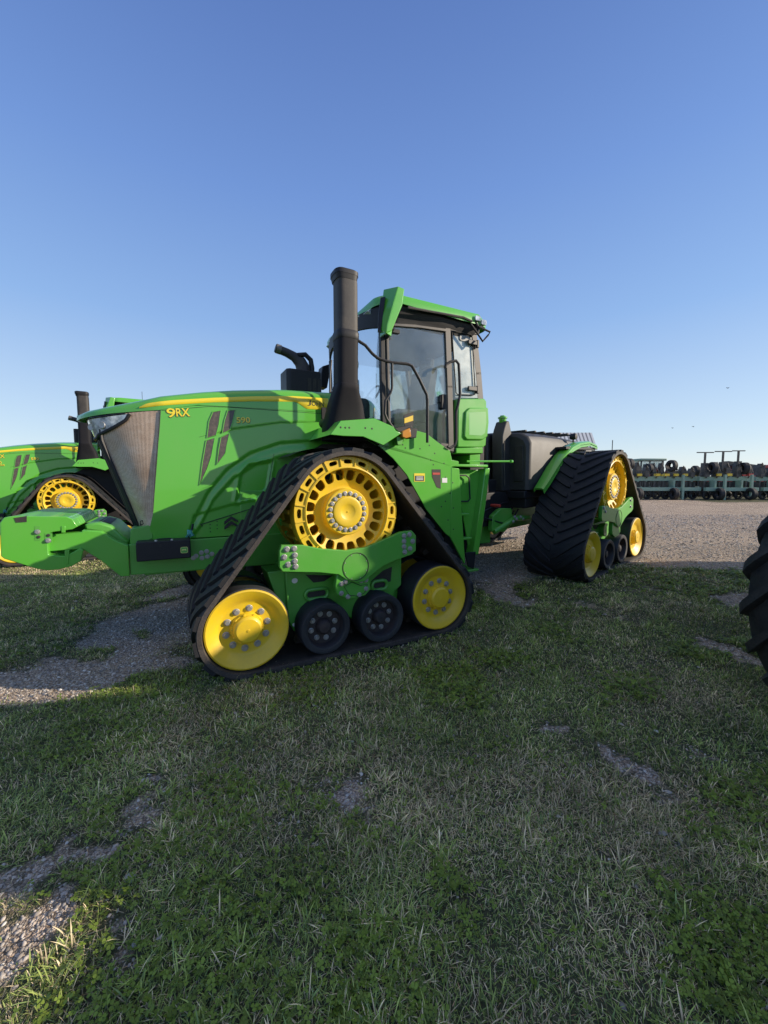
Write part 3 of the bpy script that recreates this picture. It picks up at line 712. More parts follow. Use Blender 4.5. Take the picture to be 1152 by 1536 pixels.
# ------------------------------------------------------------------ air stack
SV = -1.03
def stk(px): return [F.S(x, y, v=SV) for x, y in px]
u0 = F.S(502, 500, v=SV)[0]; u1 = F.S(536, 500, v=SV)[0]; uc = (u0+u1)/2-.006; hw = (u1-u0)/2*.90
def zz(y): return F.S(518, y, v=SV)[2]
def rsec(cu, cv, a, b, z, n=40, e=.5):
    return [(cu+a*math.copysign(abs(cos(t))**e, cos(t)), cv+b*math.copysign(abs(sin(t))**e, sin(t)), z) for t in [2*pi*k/n for k in range(n)]]
def pipe(name, secs, mat, par=None, top=True):
    mb = MB(); rows = [rsec(*q) for q in secs]; n = len(rows[0]); mb.grid(rows, True)
    if top: mb.add(rows[-1], [tuple(range(n))]); mb.add(rows[0], [tuple(range(n-1, -1, -1))])
    return mb.build(name, mat, par or root, ang=40)
b = .115
STKL = paint('black_stack_plastic', (.008, .008, .011), .6, .04, (.2, .18, .15), coat=0, bump=.1, spec=.12)
st = pipe('air_stack', [(uc-.005, SV, hw*1.0, b, zz(578)), (uc, SV, hw, b, zz(512)), (uc, SV, hw, b*.98, zz(500))], STKL)
pipe('stack_collar', [(uc, SV, hw*1.02, b, zz(512)), (uc, SV, hw*1.07, b*1.06, zz(510)), (uc, SV, hw*1.07, b*1.06, zz(502)), (uc, SV, hw*1.0, b, zz(499))], BLACKP, st)
pipe('stack_upper', [(uc, SV, hw*.97, b*.97, zz(500)), (uc, SV, hw*.97, b*.97, zz(428)), (uc-.005, SV, hw*.98, b*.98, zz(424))], STACKM, st)
t_ = zz(412)
cap = pipe('stack_cap', [(uc-.01, SV, hw*1.0, b*1.0, zz(425)), (uc-.012, SV, hw*1.08, b*1.08, zz(418)), (uc-.012, SV, hw*1.12, b*1.10, zz(418)), (uc-.012, SV, hw*1.12, b*1.10, t_), (uc-.012, SV, hw*.98, b*.98, t_+.012), (uc-.012, SV, hw*.85, b*.85, t_-.03)], BLACKP, st)
pipe('stack_base', [(uc+.03, SV+.14, hw*2.05, b*1.4, zz(660)), (uc+.03, SV+.14, hw*2.0, b*1.4, zz(640)), (uc+.02, SV+.08, hw*1.55, b*1.3, zz(606)), (uc+.0, SV+.02, hw*1.12, b*1.1, zz(586)), (uc, SV, hw*1.06, b*1.05, zz(579)), (uc, SV, hw*.98, b, zz(577))], STKL)
mb = MB(); q = F.S(487, 634, v=-.8); mb.lathe([(.05, -.86), (.055, -.84), (.055, -.7)], (q[0]+.02, q[2]), 20); mb.build('base_knob', BLACKP, root)
mb = MB(); q = F.S(487, 620, v=-.56); mb.box((q[0]-.035, -.56, q[2]-.07), (q[0]+.03, -.53, q[2]+.07)); mb.build('hood_latch', BLACKP, root, bevel=.004)
mb = MB(); mb.tube([F.S(495, 590, v=-.62), F.S(495, 562, v=-.62), F.S(497, 540, v=-.62)], .012, 6); mb.build('hood_rail', PILLAR, root)
# exhaust on top of the hood
EV = .38
q = F.S(452, 580, v=EV)
mb = MB(); mb.plan([(q[0]+a_, EV+b_) for a_, b_ in ((-.25, -.16), (-.21, -.2), (.20, -.2), (.24, -.16), (.24, .16), (.20, .2), (-.21, .2), (-.25, .16))], 2.60, F.S(452, 560, v=EV)[2]); ex = mb.build('exhaust_shield', BLACKP, root, bevel=.012)
mb = MB()
for k in range(3): mb.box((q[0]+.03+k*.07, EV-.205, 2.80), (q[0]+.08+k*.07, EV-.198, 3.0))
mb.build('shield_slots', DARK, ex)
P = [F.S(x, y, v=EV) for x, y in ((455, 563), (455, 553), (450, 543), (441, 535), (430, 529), (413, 522))]
mb = MB(); mb.tube(P, [.105, .10, .085, .065, .058, .055], 16); mb.build('exhaust_pipe', STACKM, root)
P = [F.S(x, y, v=EV-.05) for x, y in ((447, 533), (458, 532), (466, 540), (468, 552), (468, 560))]
mb = MB(); mb.tube(P, .035, 10); mb.build('heat_cover', BLACKP, root)
P = [F.S(x, y, v=EV) for x, y in ((421, 525), (414, 522.5))]; mb = MB(); mb.tube(P, [.062, .062], 16); mb.build('exhaust_tip', paint('worn_steel', (.12, .115, .11), .45, .3, coat=0, metallic=.5), root)
# ------------------------------------------------------------------ cab
CV = -.88
def C(x, y, v=CV): return F.S(x, y, v=v)
cz0 = 2.02
# floor and lower body
mb = MB(); mb.prism([(.55, 2.05), (.50, 2.25), (.80, 2.30), (1.80, 2.10), (2.38, 2.1), (2.38, 1.98), (.7, 1.98)], CV+.02, -CV-.02); mb.build('cab_floor', BLACKP, root, bevel=.01)
def strip(px, w0, th, name, v=CV, par=root, mat=PILLAR, both=True):
    P = [C(x, y, v) for x, y in px]; mb = MB()
    for a, b_ in zip(P, P[1:]):
        a = Vector(a); b_ = Vector(b_); d = (b_-a).normalized(); t = Vector((d.z, 0, -d.x))*w0/2
        a2 = a-d*w0*.2; b2 = b_+d*w0*.2
        mb.prism([((a2+t).x, (a2+t).z), ((b2+t).x, (b2+t).z), ((b2-t).x, (b2-t).z), ((a2-t).x, (a2-t).z)], v, v+th)
    o = mb.build(name, mat, par, bevel=.006)
    if both: mb.build(name, mat, par, True, bevel=.006)
    return o
strip([(574, 485), (575, 560), (577, 643)], .055, .06, 'cab_pillar', mat=BLACKP)
strip([(581, 488), (583, 560), (585, 646)], .035, .05, 'door_frame', v=CV-.012)
strip([(582, 486), (625, 489), (669, 495)], .035, .05, 'door_frame', v=CV-.012)
strip([(672, 494), (675, 580), (677, 672)], .085, .07, 'cab_pillar', v=CV-.006)
strip([(586, 648), (630, 664), (672, 668)], .04, .05, 'door_frame', v=CV-.012)
strip([(680, 674), (640, 668)], .06, .06, 'door_sill', v=CV-.008)
strip([(711, 500), (718, 560), (721, 598)], .10, .07, 'cab_pillar', v=CV+.01)
strip([(676, 494), (716, 500)], .03, .05, 'cab_pillar', v=CV-.002)
def gl(px, name, mat, v, th=.006, both=True):
    mb = MB(); mb.prism(uz(px, v), v, v+th); o = mb.build(name, mat, root, smooth=False)
    if both: mb.build(name, mat, root, True, smooth=False)
    return o
gl([(583, 488), (669, 496), (674, 668), (586, 646)], 'door_glass', GLASS, CV+.012)
gl([(678, 496), (711, 501), (718, 597), (683, 596)], 'rear_side_glass', GLASSR, CV+.012)
o = MB(); o.tube([C(x, y, CV-.004) for x, y in ((678, 499), (681, 497), (706, 502), (708, 505), (713, 590), (710, 592.5), (687, 592), (684, 589))], .008, 6, True); o.build('glass_seal', DARK, root)
# windscreen wraps round the front
Au, Bu = C(578, 490)[0]-.03, C(580, 645)[0]-.03
mb = MB(); rows = []
for z in [2.22+.12*k for k in range(12)]:
    t = (z-2.22)/1.32; ua = Bu+(Au-Bu)*t; row = []
    for k in range(-12, 13):
        s = k/12; row.append((ua-.17*(1-abs(s)**2.6), s*(-CV-.03), z))
    rows.append(row)
mb.grid(rows); mb.build('windscreen', GLASS, root, smooth=True)
mb = MB(); rr_ = []
for k in range(-12, 13):
    s = k/12; ua = Au-.17*(1-abs(s)**2.6); v_ = s*(-CV-.02)
    rr_.append([(ua-.03, v_, 3.66), (ua-.02, v_, 3.42+.10*(1-s*s)), (ua+.05, v_, 3.44+.10*(1-s*s)), (ua+.12, v_, 3.60)])
mb.grid(rr_); mb.build('windscreen_header', BLACKP, root, ang=50)
mb = MB(); mb.box((.95, -.84, 3.50), (2.2, .84, 3.54)); mb.build('headliner', LINER, root)
ru = 2.30
mb = MB(); mb.add([(ru, -.80, 2.70), (ru, .80, 2.70), (ru-.10, .80, 3.55), (ru-.10, -.80, 3.55)], [(0, 1, 2, 3)]); mb.build('rear_glass', GLASSR, root)
mb = MB(); mb.prism([(.55, 2.0), (.55, 2.24), (.6, 2.26), (.9, 2.24), (.9, 2.0)], -.84, .84); mb.build('cowl', BLACKP, root, bevel=.01)
# green rear quarter panel
gp = MB(); gp.prism(uz([(687, 598), (726, 598), (729, 602), (730, 640), (728, 668), (724, 671), (686, 671)], CV-.0), CV-.01, CV+.10); g = gp.build('rear_quarter_panel', GREEN, root, bevel=.012); gp.build('rear_quarter_panel', GREEN, root, True, bevel=.012)
gp = MB(); gp.prism(uz([(696, 618), (702, 612), (730, 612), (731, 634), (729, 655), (722, 660), (698, 660), (694, 655)], CV-.0), CV-.035, CV+.0); gp.build('panel_bulge', GREEN, g, bevel=.015)
gp = MB(); gp.prism(uz([(701, 619), (726, 618), (727, 634), (725, 650), (720, 654), (701, 653)], CV-.0), CV-.036, CV-.030); gp.build('panel_recess', paint('pale_panel_green', (.14, .48, .12), .45, .15, coat=.1), g, bevel=.003)  # recess face in a paler green than the panel
gp = MB(); gp.prism(uz([(684, 672), (724, 671), (724, 680), (684, 680)], CV-.0), CV-.005, CV+.1); gp.build('lower_rail', GREEN, g, bevel=.008)
mb = MB(); mb.box((1.88, -.78, 2.0), (2.32, .78, 2.70)); mb.build('cab_rear_wall', BLACKP, root, bevel=.01)
# hinges
for y in (514, 583):
    p = C(711, y, CV-.02); mb = MB(); mb.box((p[0]-.10, CV-.035, p[2]-.03), (p[0]+.05, CV-.0, p[2]+.025)); h = mb.build('hinge', PILLAR, root, bevel=.006)
    mb = MB(); mb.box((p[0]+.045, CV-.04, p[2]-.06), (p[0]+.075, CV-.0, p[2]+.04)); mb.build('hinge_plate', PILLAR, h, bevel=.004)
p = C(690, 503, CV+.03)
mb = MB(); mb.prism(rrect(p[0]+.06, p[2]-.04, .17, .07, .03), CV+.0, CV+.02); mb.build('glass_latch', paint('grey_latch', (.25, .27, .27), .4, .3), root)
# door latch seen in the glass
p = C(664, 603, CV-.0); mb = MB(); mb.prism(rrect(p[0], p[2], .07, .19, .02), CV-.03, CV+.05); mb.prism(rrect(p[0]-.03, p[2]+.03, .05, .10, .02), CV-.02, CV+.09); mb.build('door_latch', BLACKP, root, bevel=.005)
# roof
def plan_round(u0, u1, w, rf, rr, n=6):
    pts = []
    for cx, cy, a0, r in ((u1-rr, w-rr, 0, rr), (u0+rf, w-rf, 90, rf), (u0+rf, -w+rf, 180, rf), (u1-rr, -w+rr, 270, rr)):
        for k in range(n+1):
            a = rad(a0+90*k/n); pts.append((cx+r*cos(a), cy+r*sin(a)))
    return pts
def rz_top(u): return lerp([(.3, 3.70), (.6, 3.765), (1.1, 3.81), (1.9, 3.835), (2.2, 3.80), (2.36, 3.72)], u)
def rz_bot(u): return lerp([(.3, 3.62), (.9, 3.69), (1.5, 3.71), (2.0, 3.675), (2.36, 3.64)], u)
secs = [(0, 0), (.0, 1), (.05, 1.35), (.16, 1.6), (.35, 1.75)]
mb = MB(); rows = []
def front_bow(P): return [(x+(.16*(1-(y/1.0)**2)*-1+.12 if x < 1.0 else 0)*1.0, y) for x, y in P]
base = front_bow(plan_round(.66, 2.38, .98, .20, .16, 8)); cxm = 1.35
for ins, hgt in ((.0, 0), (-.004, .5), (.03, 1.0), (.12, 1.12), (.4, 1.2), (.95, 1.22)):
    row = []
    for (x, y) in base:
        sx = (x-cxm)*(1-ins)+cxm; sy = y*(1-ins); bz = rz_bot(x); tz = rz_top(sx)
        row.append((sx, sy, bz+(tz-bz)*min(hgt, 1)+(hgt-1)*.12*(hgt > 1)))
    rows.append(row)
mb.grid(rows, True); n = len(base)
mb.add(rows[-1], [tuple(range(n))])
roof = mb.build('cab_roof', GREEN, root, ang=45)
mb = MB(); ub = front_bow(plan_round(.72, 2.30, .93, .18, .14, 8))
mb.grid([[(x, y, rz_bot(x)+.02) for x, y in ub], [(x, y, rz_bot(x)-.025) for x, y in ub], [((x-cxm)*.95+cxm, y*.95, rz_bot(x)-.10) for x, y in ub], [((x-cxm)*.9+cxm, y*.93, 3.48) for x, y in ub]], True)
mb.add([((x-cxm)*.9+cxm, y*.93, 3.48) for x, y in ub], [tuple(range(n))])
mb.add([(x, y, rz_bot(x)+.02) for x, y in ub], [tuple(range(n))])
mb.build('roof_underside', BLACKP, root, ang=45)
mb = MB(); mb.tube([C(x, y, -.99) for x, y in ((612, 461), (650, 468), (695, 476), (708, 482))], .014, 6); mb.build('roof_trim', PILLAR, root)
for (x, y, w) in ((541, 466, .13), (556, 459, .13), (716, 478, .06), (725, 484, .06)):
    if x < 600: continue
    p = C(x, y, -.99); mb = MB(); mb.prism(rrect(p[0], p[2], .09, .065, .015), -1.008, -.93); l_ = mb.build('work_light', LENS, root, bevel=.004)
for yy in (-.62, -.42, .42, .62):
    mb = MB(); xx = .62+.16*yy*yy; mb.prism([(xx-.01, 3.64), (xx+.10, 3.56), (xx+.14, 3.58), (xx+.06, 3.68)], yy-.11, yy+.11); mb.build('roof_front_light', LENS, root, bevel=.006)
mb = MB(); mb.tube([C(x, y, -1.0) for x, y in ((706, 486), (716, 500), (724, 512), (732, 503), (735, 498), (718, 490))], .013, 8); mb.build('roof_handrail', BLACKP, root)
mb = MB(); mb.tube([C(x, y, -.97) for x, y in ((712, 482), (718, 492), (716, 500))], .02, 8); mb.build('light_bracket', BLACKP, root)
# near mirror: tall green housing with black glass side
MV = -1.22
mo = uz([(575, 433), (598, 428), (607, 432), (604, 458), (589, 496), (580, 500), (569, 497), (571, 470)], MV)
a = [F.S(x, y, v=MV) for x, y in ((577, 432), (606, 431), (603, 458), (588, 497), (571, 498))]
mb = MB()
fc = [F.S(x, y, v=MV) for x, y in ((595, 429), (607, 432), (604, 458), (588, 493), (580, 500))]
n_ = [F.S(x, y, v=MV) for x, y in ((598, 429), (607, 433), (604, 458), (589, 494), (579, 500), (572, 497))]
# housing: outer face (rear-facing edge) and front face
top_f, bot_f = F.S(575, 435, v=MV), F.S(569, 497, v=MV)
OUT = uz([(597, 429), (607, 433), (604, 457), (588, 496), (579, 500), (581, 487), (590, 455)], MV)
FRN = uz([(574, 436), (576, 432), (597, 429), (590, 455), (581, 487), (579, 500), (570, 497), (571, 470)], MV)
mb.prism(OUT, MV, MV+.16)
def FQ(x, y, v): return F.S(x, y, v=v)
fa = [FQ(575, 434, MV+.15), FQ(571, 468, MV+.15), FQ(570, 496, MV+.15), FQ(579, 500, MV-.004), FQ(581, 487, MV-.004), FQ(590, 455, MV-.004), FQ(598, 429, MV-.004)]
fb_ = [(p[0]+.10, p[1]+.06, p[2]) for p in fa]
mb.add(fa+fb_, [tuple(range(7)), tuple(range(13, 6, -1))]+[(i, (i+1) % 7, 7+(i+1) % 7, 7+i) for i in range(7)])
mr = mb.build('side_mirror', GREEN, root, bevel=.010)
mb = MB(); ga = [FQ(571, 446, MV+.16), FQ(568, 470, MV+.16), FQ(567, 496, MV+.16), FQ(571, 497, MV+.10), FQ(575, 470, MV+.10), FQ(578, 445, MV+.10)]; gb_ = [(p[0]+.02, p[1]+.05, p[2]) for p in ga]; mb.add(ga+gb_, [tuple(range(6)), tuple(range(11, 5, -1))]+[(i, (i+1) % 6, 6+(i+1) % 6, 6+i) for i in range(6)]); mb.build('mirror_glass', BLACKP, mr)
mb = MB(); mb.tube([F.S(590, 492, v=-1.05), (F.S(590, 492, v=-1.05)[0], -.9, 3.3), (F.S(590, 492, v=-1.05)[0], -.85, 3.62)], .02, 8); mb.build('mirror_arm', BLACKP, mr)
p = C(591, 496, -1.0); mb = MB(); mb.prism(rrect(p[0]+.02, p[2], .13, .05, .02), -1.0, -.95); mb.build('side_camera', BLACKP, root, bevel=.008)
# far mirror, far hood items
mb = MB(); mb.prism(uz([(481, 580), (480, 572), (484, 549), (494, 546), (496, 554), (491, 582)], 1.15), 1.15, 1.35); mb.build('side_mirror', BLACKP, root, bevel=.01)
# rails
mb = MB(); mb.tube([F.S(x, y, v=-1.08) for x, y in ((537, 511), (548, 518), (558, 530), (566, 537), (580, 542), (590, 544), (612, 546), (618, 549), (629, 569), (640, 592), (641, 600), (641, 664))], .018, 8); mb.build('front_handrail', BLACKP, root)
mb = MB(); mb.tube([F.S(x, y, v=-1.08) for x, y in ((588, 544), (588, 582), (586, 589), (578, 601), (577, 620), (580, 628), (587, 638), (590, 642))], .015, 8); mb.build('handrail_post', BLACKP, root)
mb = MB(); mb.tube([F.S(x, y, v=-1.0) for x, y in ((668, 552), (669, 547), (675, 543), (684, 541), (688, 546), (689, 562), (690, 592), (687, 608), (684, 618), (684, 660), (682, 668), (675, 672), (671, 670))], .018, 8); mb.build('rear_handrail', BLACKP, root)
# turn signal, slow sign, and mirror bracket on the platform
mb = MB(); mb.prism(uz([(606, 622), (620, 617.5), (620, 640), (607, 643)], -1.1), -1.1, -1.09); sg = mb.build('marker_sign', BLACKP, root)
mb = MB(); mb.prism(uz([(606.5, 627.5), (619.5, 623), (619.5, 631), (606.5, 635)], -1.102), -1.106, -1.10); mb.build('yellow_band', YELLOW, sg)
mb = MB(); mb.prism(uz([(592, 641), (618, 637), (620, 645), (604, 652), (592, 654)], -1.12), -1.12, -1.02); mb.build('lamp_arm', BLACKP, root, bevel=.01)
mb = MB(); mb.prism(uz([(602, 647), (614, 642), (616, 655), (608, 658), (602, 656)], -1.13), -1.15, -1.05); mb.build('turn_lamp', ORANGE, root, bevel=.01)
mb = MB(); mb.prism(uz([(613, 641), (626, 643), (624, 657), (614, 658)], -1.13), -1.14, -1.03); mb.build('turn_lamp_housing', BLACKP, root, bevel=.01)
mb = MB(); mb.prism(uz([(592, 655), (604, 656), (600, 668), (594, 668)], -1.06), -1.1, -1.0); mb.build('lamp_bracket', GREEN2, root, bevel=.006)
# interior
mb = MB()
mb.box((1.35, -.28, 2.45), (1.85, .28, 2.62)); mb.prism([(1.75, 2.55), (1.95, 2.6), (2.05, 3.25), (1.92, 3.28)], -.27, .27); mb.prism([(1.95, 3.27), (2.05, 3.25), (2.07, 3.42), (1.98, 3.43)], -.15, .15); mb.box((1.5, -.15, 2.1), (1.75, .15, 2.45))
mb.build('operator_seat', SEAT, root, bevel=.03)
mb = MB(); mb.prism([(.85, 2.1), (1.05, 2.1), (1.10, 2.75), (.98, 2.78)], -.08, .08); c0 = Vector((1.12, 0, 2.85))
mb.tube([(1.10+.12*cos(t)*.5, .19*sin(t), 2.83+.12*cos(t)) for t in [2*pi*k/20 for k in range(20)]], .014, 6, True); mb.build('steering_wheel', BLACKP, root)
mb = MB(); mb.box((1.3, .32, 2.2), (1.95, .5, 2.55)); mb.build('console', SEAT, root, bevel=.02)
mb = MB(); mb.prism([(1.02, 2.62), (1.10, 2.62), (1.16, 2.95), (1.08, 2.97)], .40, .62); mb.build('touch_screen', BLACKP, root, bevel=.01)
mb = MB(); mb.box((.5, .05, 2.28), (.72, .45, 2.62)); mb.build('dash', SEAT, root, bevel=.02)
# fender plate shadow-casting body behind cab: hydraulic bay
mb = MB(); mb.box((2.38, -.5, 1.5), (2.75, .5, 2.25)); mb.build('cooler_bay', BLACKP, root, bevel=.02)
mb = MB(); mb.box((2.36, -.62, 1.84), (2.56, .62, 2.05)); mb.build('rear_cross_panel', GREEN, root, bevel=.01)
# ------------------------------------------------------------------ rear half
def RS(x, y, **k): return R.S(x, y, **k)
def rb(mb, name, mat, mir=False, **k): return mb.build(name, mat, root, mir, M=REL, **k)
TU = -1.12
zb = 1.32
def tanksec(u, w, zt):
    h = [(0, zt+.05), (w*.5, zt+.035), (w*.82, zt), (w*.94, zt-.06), (w, zt-.16), (w*.985, zb)]
    return [(u, -a, b_) for a, b_ in reversed(h)]+[(u, a, b_) for a, b_ in h[1:]]
mb = MB(); rows = [tanksec(TU+.0, .90, 2.16), tanksec(TU+.05, .955, 2.22), tanksec(-.6, .96, 2.22), tanksec(0, .96, 2.20), tanksec(.9, .95, 2.14), tanksec(1.35, .93, 2.08)]
mb.grid(rows); n = len(rows[0]); mb.add(rows[0], [tuple(range(n))]); mb.add(rows[-1], [tuple(range(n))])
tank = rb(mb, 'fuel_tank', TANKM, bevel=.025)
mb = MB()
for k in range(7): mb.box((TU+.15+k*.3, -.80, 2.245), (TU+.21+k*.3, .8, 2.275))
mb.build('tank_ribs', TANKM, tank, bevel=.01)
mb = MB(); mb.box((TU-.02, -.86, 1.45), (TU+.005, -.70, 2.02)); mb.build('tank_pocket', DARK, tank, bevel=.01)
mb = MB(); mb.prism([(TU-.22, 1.30), (TU-.22, 2.18), (TU-.17, 2.30), (TU-.1, 2.42), (TU-.02, 2.42), (TU+.06, 2.2), (TU+.06, 1.3)], -.62, -.42); nk = mb.build('filler_neck', TANKM, tank, bevel=.02)
mb = MB(); mb.lathe([(.055, 2.40), (.06, 2.42), (.06, 2.46), (.075, 2.465), (.075, 2.49), (.045, 2.50), (.04, 2.515), (.01, 2.515)], (TU-.06, -.52), 20, 'z'); mb.build('filler_cap', GREEN, nk)
mb = MB(); mb.prism([(TU-.25, 1.30), (TU-.25, 2.15), (TU-.2, 2.24), (TU+.0, 2.26), (TU+.0, 1.3)], -.36, .62); mb.build('tank_front_lobe', TANKM, tank, bevel=.03)
mb = MB(); mb.tube([(TU-.23, -.66, 2.1), (TU-.24, -.665, 1.8), (TU-.22, -.66, 1.4)], .008, 6); mb.build('sight_tube', PILLAR, tank)
# green fender strip over the front of each rear track
for mir in (False, True):
    P = [RS(x, y, v=-1.14) for x, y in ((815, 734), (822, 722), (833, 702), (845, 684), (857, 671), (868, 665), (882, 663), (893, 668))]
    mb = MB(); rows = []
    for i, p in enumerate(P):
        w = .17 if i > 1 else .14+.015*i
        rows.append([(p[0], -.98, p[2]-.02), (p[0], -.985, p[2]+.01), (p[0], -1.02, p[2]+.022), (p[0], -.98-w, p[2]+.014), (p[0], -1.0-w, p[2]-.0), (p[0], -1.0-w, p[2]-.04)])
    mb.grid(rows); n = 6
    inner = [[(a_+.03, b_+.0, c_-.03) for a_, b_, c_ in r] for r in rows]
    mb.grid(inner)
    mb.add(rows[0]+inner[0], [(i, i+1, 7+i, 6+i) for i in range(5)])
    rb(mb, 'rear_fender', GREEN, mir, ang=50)
    mb = MB(); a_ = P[-1]; mb.box((P[3][0]+.1, -1.14, 1.96), (a_[0]+.1, -.96, 2.0)); rb(mb, 'fender_liner', BLACKP, mir)
q = RS(860, 655, v=-1.0); mb = MB(); mb.lathe([(.01, -.06), (.05, -.055), (.06, 0), (.05, .05), (.01, .055)], (0, 0), 16); o = rb(mb, 'rear_work_lamp', BLACKP); o.matrix_local = REL @ Matrix.Translation(q)
mb = MB(); mb.tube([(q[0], q[1], q[2]-.12), q], .015, 6); rb(mb, 'lamp_stalk', BLACKP)
# rear chassis
mb = MB(); mb.box((-1.95, -.42, .62), (2.0, .42, 1.05)); mb.box((-1.1, -.55, 1.05), (1.6, .55, 1.32)); mb.prism([(-2.2, .55), (-1.7, .5), (-1.0, .6), (-1.0, 1.0), (-1.7, 1.0)], -.25, .25); rb(mb, 'rear_chassis', GREEN2, bevel=.015)
mb = MB(); mb.box((-1.08, -.88, 1.02), (1.3, .88, 1.315)); mb.box((-1.85, -.50, .86), (-1.1, .50, 1.5)); rb(mb, 'under_tank_filler', BLACKP, bevel=.02)  # black boxes added to fill the dark space below the tank
mb = MB(); mb.prism([(-2.1, 1.0), (-1.95, 1.3), (-1.2, 1.3), (-1.0, .98), (-1.4, .78), (-1.95, .78)], -.60, -.42); mb.box((-1.15, -.9, 1.18), (-.7, .9, 1.30)); rb(mb, 'hinge_frame', BLACKP, bevel=.015)
mb = MB(); mb.prism([(-1.75, .72), (-1.72, .95), (-1.5, 1.05), (-1.2, 1.02), (-1.15, .78), (-1.4, .66)], -.70, -.62); mb.tube([(-1.7, -.7, .7), (-1.2, -.75, .86), (-.8, -.78, .84)], .045, 10); rb(mb, 'steering_cylinder', GREEN2, bevel=.01)
mb = MB(); q = 0
rr_ = random.Random(3)
for k in range(9):
    y = -.45-.04*k*rr_.random(); z0_ = 1.25-.03*k
    mb.tube([(-1.9, y, z0_-.1), (-1.6, y-.05, z0_-.22*rr_.random()), (-1.3, y-.1*rr_.random(), z0_-.3*rr_.random()), (-1.0, y-.05, z0_-.05)], .014, 6)
rb(mb, 'hydraulic_hoses', BLACKP)
mb = MB(); mb.lathe([(.02, -.76), (.025, -.74), (.025, -.60)], (-1.62, 1.10), 14); rb(mb, 'hose_coupler', REDM)
for k, (uu, z) in enumerate(((-1.32, .83), (-1.22, .86), (-1.1, .88), (-1.28, .90), (-1.02, .84))):
    bb = bolt(root, 0, 0, 0, 1.2, name='pin'); bb.matrix_local = REL @ Matrix.Translation((uu, -.80, z))
# hitch / rear linkage block hidden behind the track
mb = MB(); mb.box((1.6, -.5, .6), (2.2, .5, 1.6)); mb.prism([(2.2, .5), (2.7, .42), (2.7, .5), (2.2, .66)], -.08, .08); rb(mb, 'drawbar_hitch', GREEN2, bevel=.01)
# antenna
mb = MB(); mb.tube([(1.5, .4, 3.83), (1.5, .4, 4.25)], .006, 5); mb.lathe([(.09, 3.83), (.085, 3.88), (.04, 3.91), (.005, 3.915)], (1.35, .2), 16, 'z'); mb.build('antenna', BLACKP, root)

# ------------------------------------------------------------------ second tractor: a copy further along the row
r2 = dup(root); r2.name = 'articulated_tractor.001'
r2.matrix_world = Matrix.Translation((-7.85, 10.32, -.158)) @ Matrix.Rotation(rad(32.0), 4, 'Z')
r2['label'] = 'matching green tracked tractor cut off by the left edge, behind the nearer one'
t = text('TELLUS', 'dealer_lettering', STRIPE, r2, (Vector((-1.45, -.527, 2.10)), 0), 0, .035, .16, off=.004, ext=.01)
mb = MB(); mb.tube([(-1.37+.03*cos(a), -.526, 2.175+.03*sin(a)) for a in [2*pi*k/16 for k in range(16)]], .004, 5, True); mb.tube([(-1.39, -.526, 2.16), (-1.365, -.526, 2.18), (-1.35, -.526, 2.195)], .004, 5); mb.build('dealer_emblem', STRIPE, r2)
# ================================================================== ground
rng = np.random.default_rng(11)
_L = rng.random((256, 256))
def vnoise(x, y, s):
    x = np.asarray(x)*s+1000; y = np.asarray(y)*s+1000
    i = np.floor(x).astype(int); j = np.floor(y).astype(int); fx_ = x-i; fy_ = y-j
    fx_ = fx_*fx_*(3-2*fx_); fy_ = fy_*fy_*(3-2*fy_)
    g = lambda a, b_: _L[a % 256, b_ % 256]
    return (g(i, j)*(1-fx_)+g(i+1, j)*fx_)*(1-fy_)+(g(i, j+1)*(1-fx_)+g(i+1, j+1)*fx_)*fy_
def fbm(x, y, s, o=4):
    v = 0; a = .5; t = 0
    for k in range(o): v = v+a*vnoise(x, y, s*2**k); t += a; a *= .55
    return v/t
def topx_np(x, y, z):
    c, n = cos(PITCH), sin(PITCH); Z = z-1.62; d = np.maximum(y*c-Z*n, .05); u = y*n+Z*c
    return 576+600*x/d, 768-600*u/d
# bare patches and gravel strips as world discs / capsules
def G(x, y):
    h = 0.0
    for _ in range(4): P = ray(x, y); t = (h-1.62)/P.z; P = P*t; h = float(gh(np.float64(P.x), np.float64(P.y)))
    return (P.x, P.y)
BARE = []   # (x0,y0,x1,y1,r,strength)
def bare(a, b_, r, k=1.0): BARE.append((*G(*a), *G(*b_), r, k))
bare((20, 925), (290, 880), .42); bare((150, 990), (300, 905), .70); bare((40, 1035), (250, 990), .26); bare((-60, 1045), (70, 1012), .50); bare((210, 930), (250, 920), .5)
bare((-40, 900), (60, 893), .3)
bare((-20, 1330), (20, 1300), .13, .95); bare((5, 1440), (25, 1370), .10); bare((60, 1260), (130, 1285), .07, .8)
bare((525, 1165), (545, 1180), .15); bare((225, 1190), (240, 1195), .10, .9); bare((600, 1185), (600, 1190), .08, .7); bare((180, 1240), (210, 1245), .09, .8)
bare((850, 1240), (890, 1260), .10, .8); bare((990, 1245), (1000, 1250), .05); bare((1050, 965), (1110, 985), .16, .9); bare((730, 880), (800, 905), .30, .75)
bare((880, 905), (930, 925), .25, .6); bare((930, 1130), (960, 1160), .10, .9); bare((850, 1100), (870, 1105), .07, .9); bare((1060, 1140), (1100, 1150), .09, .6); bare((170, 1370), (200, 1440), .07, .8); bare((190, 1320), (200, 1310), .04)
bare((700, 1180), (705, 1182), .06, .6); bare((430, 1225), (460, 1240), .08, .5); bare((730, 1390), (740, 1400), .05, .6); bare((730, 860), (790, 850), .9, .9); bare((740, 825), (790, 822), 1.2, 1)
bare((930, 880), (1010, 885), .2, .5); bare((1090, 900), (1150, 890), .25, .8)
bare((500, 1000), (620, 975), .12, .5); bare((350, 1030), (420, 1025), .1, .3)
ISL = []
